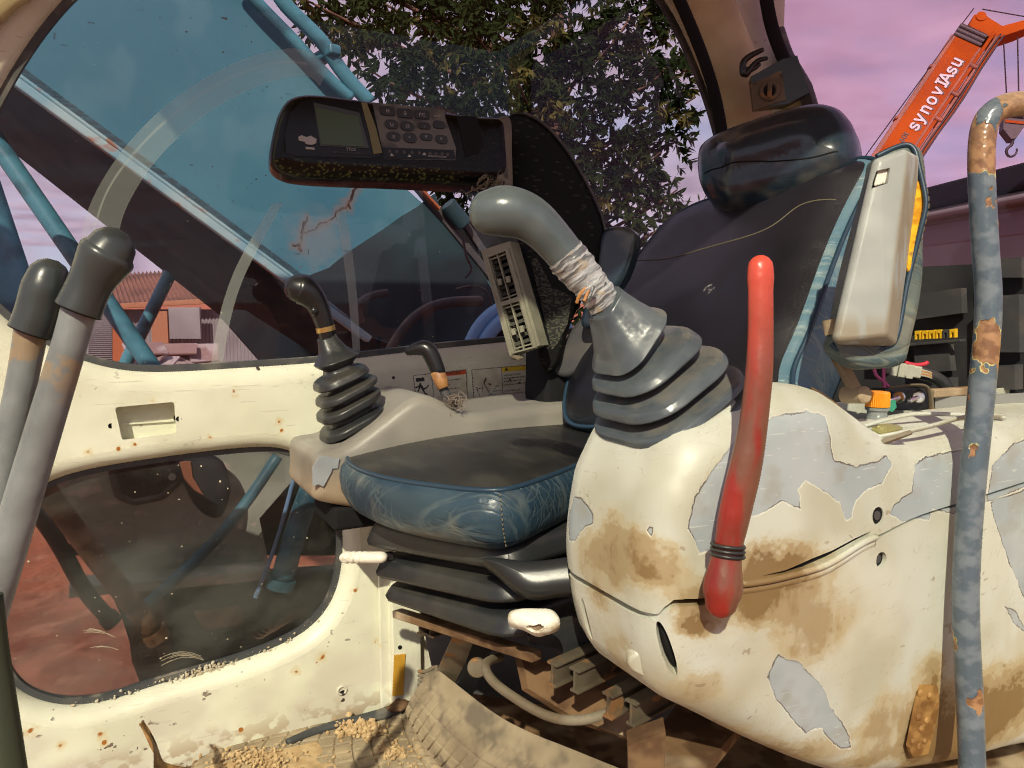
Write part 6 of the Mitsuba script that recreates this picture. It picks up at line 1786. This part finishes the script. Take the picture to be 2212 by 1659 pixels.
add(cw + "__panel", pillow([PL(a, b, wo, wn) for a, b in cwp], wn, .06, .012, n=140, h=.03), "cowl_black", smooth=45)
add(cw + "__edge_trim", tube(spline([PL(a, b, wo + wn * .002, wn) for a, b in cwp[1:8]], 60), .0028, 6), "dark_steel", smooth=True)
add(cw + "__speaker_cloth", prism([PL(a, b, wo + wn * .003, wn) for a, b in ((1146, 560), (1160, 556), (1192, 620), (1236, 640), (1226, 700), (1204, 742), (1192, 756), (1174, 680))], -wn * .002), "speaker_mesh", smooth=False)
add(cw + "__lower_box", placed(rounded_box((.10, .10, .14), .02, 2), U(1192, 815, 1.78), *np.eye(3)), "matte_black", smooth=30)

# ------------------------------------------------------------------ things behind the seat
mat("cabinet_grey", lambda p, n, uv: MIX((0.018, 0.019, 0.022), (0.045, 0.045, 0.048), SS(0.35, 0.7, N3(p, 6.0))), rough=0.5)
rb = thing("rear_cabinet", "dark rear cabinet with fuse rows behind the seat", "cabinet")
add(rb + "__panel", prism([PX(a, b, 1.70) for a, b in ((1500, 600), (2320, 560), (2320, 1010), (1500, 930))], A(.03, 0, 0)), "cabinet_grey", smooth=False)
for a, b, c_, d_ in (((1985, 636), (2088, 622), (2090, 676), (1990, 690)), ((1985, 748), (2060, 742), (2066, 800), (1990, 806))):
    add(rb + "__cover", prism([PX(*q, 1.69) for q in (a, b, c_, d_)], A(-.02, 0, 0)), "dark_steel", smooth=False)
add(rb + "__shelf_edge", strip_box(PX(1965, 745, 1.66), PX(2080, 735, 1.66), .02, .006), "dark_steel")
for a, b, w_, h_ in ((1905, 640, 50, 40), (1912, 700, 44, 70), (2010, 818, 60, 26), (2150, 640, 70, 120), (2165, 560, 60, 40), (2150, 790, 60, 50)):
    add(rb + "__module", prism([PX(a, b, 1.685), PX(a + w_, b - .06 * w_, 1.685), PX(a + w_, b + h_, 1.685), PX(a, b + h_, 1.685)], A(-.03, 0, 0)), "dark_steel", smooth=False)
for j in range(6):
    a = 1976 + 15 * j
    add(rb + "__fuse", prism([PX(a, 715 - j * .8, 1.665), PX(a + 12, 714 - j * .8, 1.665), PX(a + 12, 733 - j * .8, 1.665), PX(a + 9, 733 - j * .8, 1.665), PX(a + 9, 722 - j * .8, 1.665), PX(a + 3, 722 - j * .8, 1.665), PX(a + 3, 733 - j * .8, 1.665), PX(a, 734 - j * .8, 1.665)], A(.01, 0, 0)), "signal_yellow" if j != 4 else "dark_steel", smooth=False)
mat("pink_wire", (0.55, 0.10, 0.25), rough=0.4)
mat("red_wire", (0.50, 0.03, 0.05), rough=0.4)
wire = thing("pink_wires", "two pink wires hanging below the raised armrest", "wires")
for pts in (((1888, 795), (1894, 812), (1915, 830), (1925, 848), (1928, 866)), ((1909, 793), (1909, 820), (1910, 838), (1908, 856))):
    add(wire + "__wire", tube(spline([U(a, b, 1.42) for a, b in pts], 24), .0032, 8), "pink_wire", smooth=True)
rwire = thing("red_wire", "short red wire beside the armrest's lower corner", "wire")
add(rwire + "__strand", tube(spline([U(a, b, 1.45) for a, b in ((1955, 783), (1975, 788), (1998, 786), (2004, 782))], 16), .004, 8), "red_wire", smooth=True)
plug = thing("wiring_plug", "dusty white wiring plug with a thick black loom behind the armrest", "connector")
mat("plug_grey", (0.36, 0.36, 0.30), rough=0.5)
pex, pey, pez = frame_from(unit(CAM - U(1955, 801, 1.42)), up=A(.16, -.05, 1))
add(plug + "__housing", placed(rounded_box((.062, .022, .02), .003), U(1950, 799, 1.42), pex, pey, pez), "plug_grey")
for j in range(3):
    add(plug + "__clip", placed(rounded_box((.012, .026, .022), .002), U(1932 + 17 * j, 797 + 3 * j, 1.415), pex, pey, pez), "plug_grey")
add(plug + "__loom", tube(spline([U(a, b, 1.44) for a, b in ((1982, 806), (2010, 812), (2035, 826), (2048, 848), (2046, 866))], 24), .012, 12), "black_rubber", smooth=True)
for j in range(7):
    c = "orange_tape" if j % 3 else "plug_grey"
    add(plug + "__core", tube(spline([U(1978, 797 + 2.2 * j, 1.41), U(1995, 800 + 2 * j, 1.41), U(2012, 805 + 2 * j, 1.42)], 10), .0017, 5), c, smooth=True)
    add(plug + "__core", tube(spline([U(2034 + j * 1.5, 842, 1.425), U(2038 + j * 2, 856, 1.42), U(2024 + 5 * j, 868, 1.42)], 10), .0015, 5), c, smooth=True)
sp_ = thing("switch_plate", "bent beige plate with two chrome toggle switches behind the console tray", "switch plate")
q0 = U(1965, 860, 1.36)
add(sp_ + "__dark_box", prism([U(a, b, 1.36) for a, b in ((1912, 838), (2008, 838), (2012, 888), (1918, 886))], FWD * .05), "black_plastic", smooth=False)
add(sp_ + "__frame_top", tube(spline([U(a, b, 1.345) for a, b in ((1922, 838), (1950, 834), (1985, 832), (2000, 836), (2008, 850), (2012, 890))], 30), .007, 8, flat=.35), "dusty_cream_steel", smooth=True)
add(sp_ + "__shelf_strip", strip_box(U(2008, 850, 1.36), U(2100, 843, 1.40), .02, .014), "rust_steel")
add(sp_ + "__side_panel", prism([U(a, b, 1.37) for a, b in ((2020, 858), (2300, 846), (2300, 905), (2020, 892))], FWD * .03), "truck_grey", smooth=False)
for a, b in ((1943, 858), (1985, 858)):
    c = U(a, b, 1.35)
    o_ = unit(CAM - c + A(-.35, 0, .0))
    tg = add(sp_ + "__toggle", cyl(c, c + o_ * .012, .0105, 20, .002), "chrome", label="chrome toggle switch")
    add(tg + "__lever", tube(np.array([c + o_ * .010, c + o_ * .022 - RGT * .012 - A(0, 0, .006)]), [.0038, .0048], 10, round_ends=True), "chrome", smooth=True)
bt = thing("plastic_bottle", "clear plastic bottle with an orange cap standing behind the console", "bottle")
bc_ = U(1896, 862, 1.24)
mat("orange_cap", (0.80, 0.27, 0.01), rough=0.4)
mat("bottle_plastic", (0.20, 0.22, 0.22), rough=0.15, spec=0.6)
mat("green_tape", (0.02, 0.22, 0.13), rough=0.5)
ribs = 36
capr = []
for z, r in ((-.012, .0175), (-.011, .018), (.009, .0178), (.012, .0165)):
    a = np.arange(ribs * 2) / (ribs * 2) * 6.283
    rr_ = r + .0005 * np.where(np.arange(ribs * 2) % 2, 1, -1)
    capr.append(bc_ + np.stack([np.cos(a) * rr_, np.sin(a) * rr_, np.full(len(a), z)], 1))
add(bt + "__cap", loft(capr), "orange_cap", smooth=30)
prof_ = [(-.013, .0185), (-.017, .0185), (-.019, .0150), (-.026, .0152), (-.032, .020), (-.05, .036), (-.065, .0395), (-.20, .0395), (-.21, .036)]
add(bt + "__body", loft([bc_ + np.stack([np.cos(np.arange(32) / 32 * 6.283) * r, np.sin(np.arange(32) / 32 * 6.283) * r, np.full(32, z)], 1) for z, r in prof_]), "bottle_plastic", smooth=40)
gt = thing("green_tag", "small green plastic tag just right of the orange bottle cap", "tag")
add(gt + "__tab", prism([U(a, b, 1.27) for a, b in ((1916, 866), (1934, 864), (1937, 880), (1928, 890), (1914, 884))], FWD * .006), "green_tape", smooth=False)
stub = thing("bent_strap_end", "curled brown strap end at the foot of the backrest behind the console", "strap")
add(stub + "__strap", tube(spline([U(a, b, d) for a, b, d in ((1755, 840, 1.12), (1790, 862, 1.10), (1830, 895, 1.08), (1848, 912, 1.08), (1850, 926, 1.08))], 24), .008, 8, flat=.3), "rust_steel", smooth=True)

# ------------------------------------------------------------------ floor mat, its dirt and a torn flap
mat("mat_rubber", lambda p, n, uv: MIX(MIX((0.35, 0.285, 0.19), (0.24, 0.19, 0.125), SS(0.35, 0.7, N3(p, 9.0))), MIX((0.12, 0.10, 0.075), (0.46, 0.36, 0.22), SS(1.70, 1.64, p.z)), SS(0.45, 0.75, N3(p, 24.0, 3)) * 0.8), rough=0.85, spec=0.25,
    bump=lambda p, n, uv: N3(p, 120.0, 3) * 0.0012)
zf = FLOOR + .012
E0 = spline([U(a, b, d) for a, b, d in ((935, 1438, 1.62), (1010, 1497, 1.49), (1100, 1560, 1.37), (1220, 1612, 1.25), (1345, 1662, 1.14), (1560, 1740, .98))], 150)
E2 = spline([PZ(a, b, zf) for a, b in ((868, 1532), (880, 1592), (940, 1680), (1020, 1780), (1110, 1880), (1240, 2050))], 150)
E3 = spline([PZ(a, b, zf) for a, b in ((690, 1560), (660, 1640), (680, 1760), (740, 1900), (800, 2050), (880, 2250))], 150)
E4 = spline([PZ(a, b, zf) for a, b in ((420, 1640), (380, 1740), (360, 1860), (360, 2000), (380, 2150), (400, 2350))], 150)
E1 = .42 * E0 + .58 * E2 - A(0, 0, .045) + .02 * np.cross(unit(E2[-1] - E2[0]), A(0, 0, 1))
M4 = np.array([E0, E1, E2, .5 * E2 + .5 * E3, E3, E4])
us_ = np.linspace(0, 1, 420)
cs = CubicSpline([0, .2, .36, .5, .64, 1.0], M4, axis=0)
G = cs(us_)                                             # (across, along, 3)
G[..., 2] = np.where(us_[:, None] > .36, np.maximum(G[..., 2], zf), G[..., 2])
G = np.array([[np.interp(np.linspace(0, 149, 420), np.arange(150), G[i, :, k]) for k in range(3)] for i in range(420)]).transpose(0, 2, 1)
du = np.r_[0, np.cumsum(np.linalg.norm(np.diff(G[:, 160], axis=0), axis=1))]
dv = np.r_[0, np.cumsum(np.linalg.norm(np.diff(G[150], axis=0), axis=1))]
Un, Vn = np.meshgrid(du, dv, indexing="ij")
nr = np.cross(np.gradient(G, axis=0), np.gradient(G, axis=1))
nr /= np.maximum(np.linalg.norm(nr, axis=2, keepdims=True), 1e-12)
nr *= np.sign(nr[..., 2:].mean())
cu, cv = np.abs((Un / .046 + .5) % 1 - .5) * .046, np.abs((Vn / .034 + .5) % 1 - .5) * .034
groove = np.maximum(np.clip((.0034 - cu) / .0016, 0, 1), np.clip((.0030 - cv) / .0015, 0, 1))
border = np.clip((Un - .04) / .01, 0, 1)
wear = np.clip(.75 + 1.2 * (meshkit.fbm(G * 9, 3, 3) - .3), .25, 1)
G = G - nr * (.0045 * groove * border * wear)[..., None] + nr * (.006 * (meshkit.fbm(G * 7, 2, 12) - .5))[..., None]
nU = G.shape[0]
ii = (np.arange(nU - 1)[:, None] * nU + np.arange(nU - 1)[None]).ravel()
mt = thing("floor_mat", "dusty brown rubber floor mat with a moulded grid, curled up under the seat", "floor mat")
add(mt + "__sheet", (G.reshape(-1, 3), np.stack([ii, ii + nU, ii + nU + 1, ii + 1], 1)), "mat_rubber", smooth=True)
add(mt + "__corner_roll", tube(spline([PZ(a, b, zf + .002) for a, b in ((620, 1604), (700, 1574), (770, 1558), (830, 1543), (872, 1528))], 30), np.linspace(.008, .017, 30), 10), "seal_rubber", smooth=True, label="dark rolled edge of the mat along the wall")
mat("dry_soil", lambda p, n, uv: MIX((0.52, 0.38, 0.21), (0.42, 0.29, 0.15), SS(0.35, 0.65, N3(p, 60.0))), rough=0.95, spec=0.1)
hullb = [trimesh.creation.icosphere(subdivisions=1) for _ in range(6)]
for i, m in enumerate(hullb):
    m.vertices *= 1 + 1.1 * (meshkit.noise(m.vertices * 1.9 + 5, i)[:, None] - .5)
cv_, cf_, nv = [], [], 0
spots = []
for _ in range(800):
    a, b = rng.uniform(430, 1010), rng.uniform(1565, 1700)
    if meshkit.fbm(A(a / 60, b / 40, 0)[None], 2, 3)[0] > rng.uniform(.36, .74) and b > 1665 - .22 * (a - 430):
        spots.append((PZ(a, b, zf + .002), .0010 + .0028 * rng.random() ** 3))
for _ in range(260):
    a, b = 775 + rng.normal(0, 22), 1578 + rng.normal(0, 9)
    spots.append((PZ(a, b, zf) + A(0, 0, .012 * rng.random()), .002 + .005 * rng.random() ** 2))
for _ in range(120):
    a, b = 845 + rng.normal(0, 14), 1625 + rng.normal(0, 10)
    spots.append((PZ(a, b, zf) + A(0, 0, .004 * rng.random()), .0015 + .003 * rng.random() ** 2))
for _ in range(240):
    a, b = 545 + rng.normal(0, 50), 1640 + rng.normal(0, 14)
    spots.append((PZ(a, b, zf) + A(0, 0, .008 * rng.random()), .0015 + .003 * rng.random() ** 2))
for c, s in spots:
    m = hullb[rng.integers(6)]
    cv_.append(m.vertices * s * rng.uniform(.7, 1.3, 3) + c)
    cf_.append(m.faces + nv)
    nv += len(m.vertices)
add("dirt_crumbs", trimesh.Trimesh(np.vstack(cv_), np.vstack(cf_), process=False), "dry_soil", smooth=False, kind="stuff", label="dry yellow soil crumbs scattered over the floor mat", cat="dirt")
gx_, gy_ = np.meshgrid(np.linspace(0, 1, 90), np.linspace(0, 1, 50), indexing="ij")
cor = [PZ(380, 1668, zf), PZ(690, 1598, zf), PZ(760, 1690, zf), PZ(500, 1800, zf)]
base_ = (1 - gx_[..., None]) * ((1 - gy_[..., None]) * cor[0] + gy_[..., None] * cor[3]) + gx_[..., None] * ((1 - gy_[..., None]) * cor[1] + gy_[..., None] * cor[2])
edge = np.minimum(np.minimum(gx_, 1 - gx_), np.minimum(gy_ * 1.5, 1 - gy_))
base_[..., 2] += .012 * (meshkit.fbm(base_ * A(40, 40, 40), 5, 6) - .55) * np.clip(edge * 8, 0, 1) - .004 * (edge < .02)
ii = (np.arange(89)[:, None] * 50 + np.arange(49)[None]).ravel()
add("soil_patch", (base_.reshape(-1, 3), np.stack([ii, ii + 50, ii + 51, ii + 1], 1)), "dry_soil", smooth=True, kind="stuff", label="thin layer of trodden soil on the mat near the wall", cat="dirt")
fl_ = thing("torn_flap", "curled strip of torn brown mat rubber standing up at the bottom edge", "rubber strip")
sp1 = spline([U(302, 1566, 1.42), U(318, 1600, 1.40), U(334, 1630, 1.39), U(365, 1652, 1.38), U(430, 1666, 1.38), U(500, 1690, 1.38)], 40)
sp2 = spline([U(300, 1564, 1.42), U(330, 1610, 1.36), U(332, 1665, 1.33), U(350, 1720, 1.32), U(420, 1760, 1.32), U(500, 1780, 1.32)], 40)
R = np.array([[a, a + .5 * (b - a) + FWD * .012, b, b - A(0, .004, .0), a + .5 * (b - a) + FWD * .016, a - A(0, -.004, 0)] for a, b in zip(sp1, sp2)])
add(fl_ + "__strip", loft(R), "rust_orange", smooth=50)
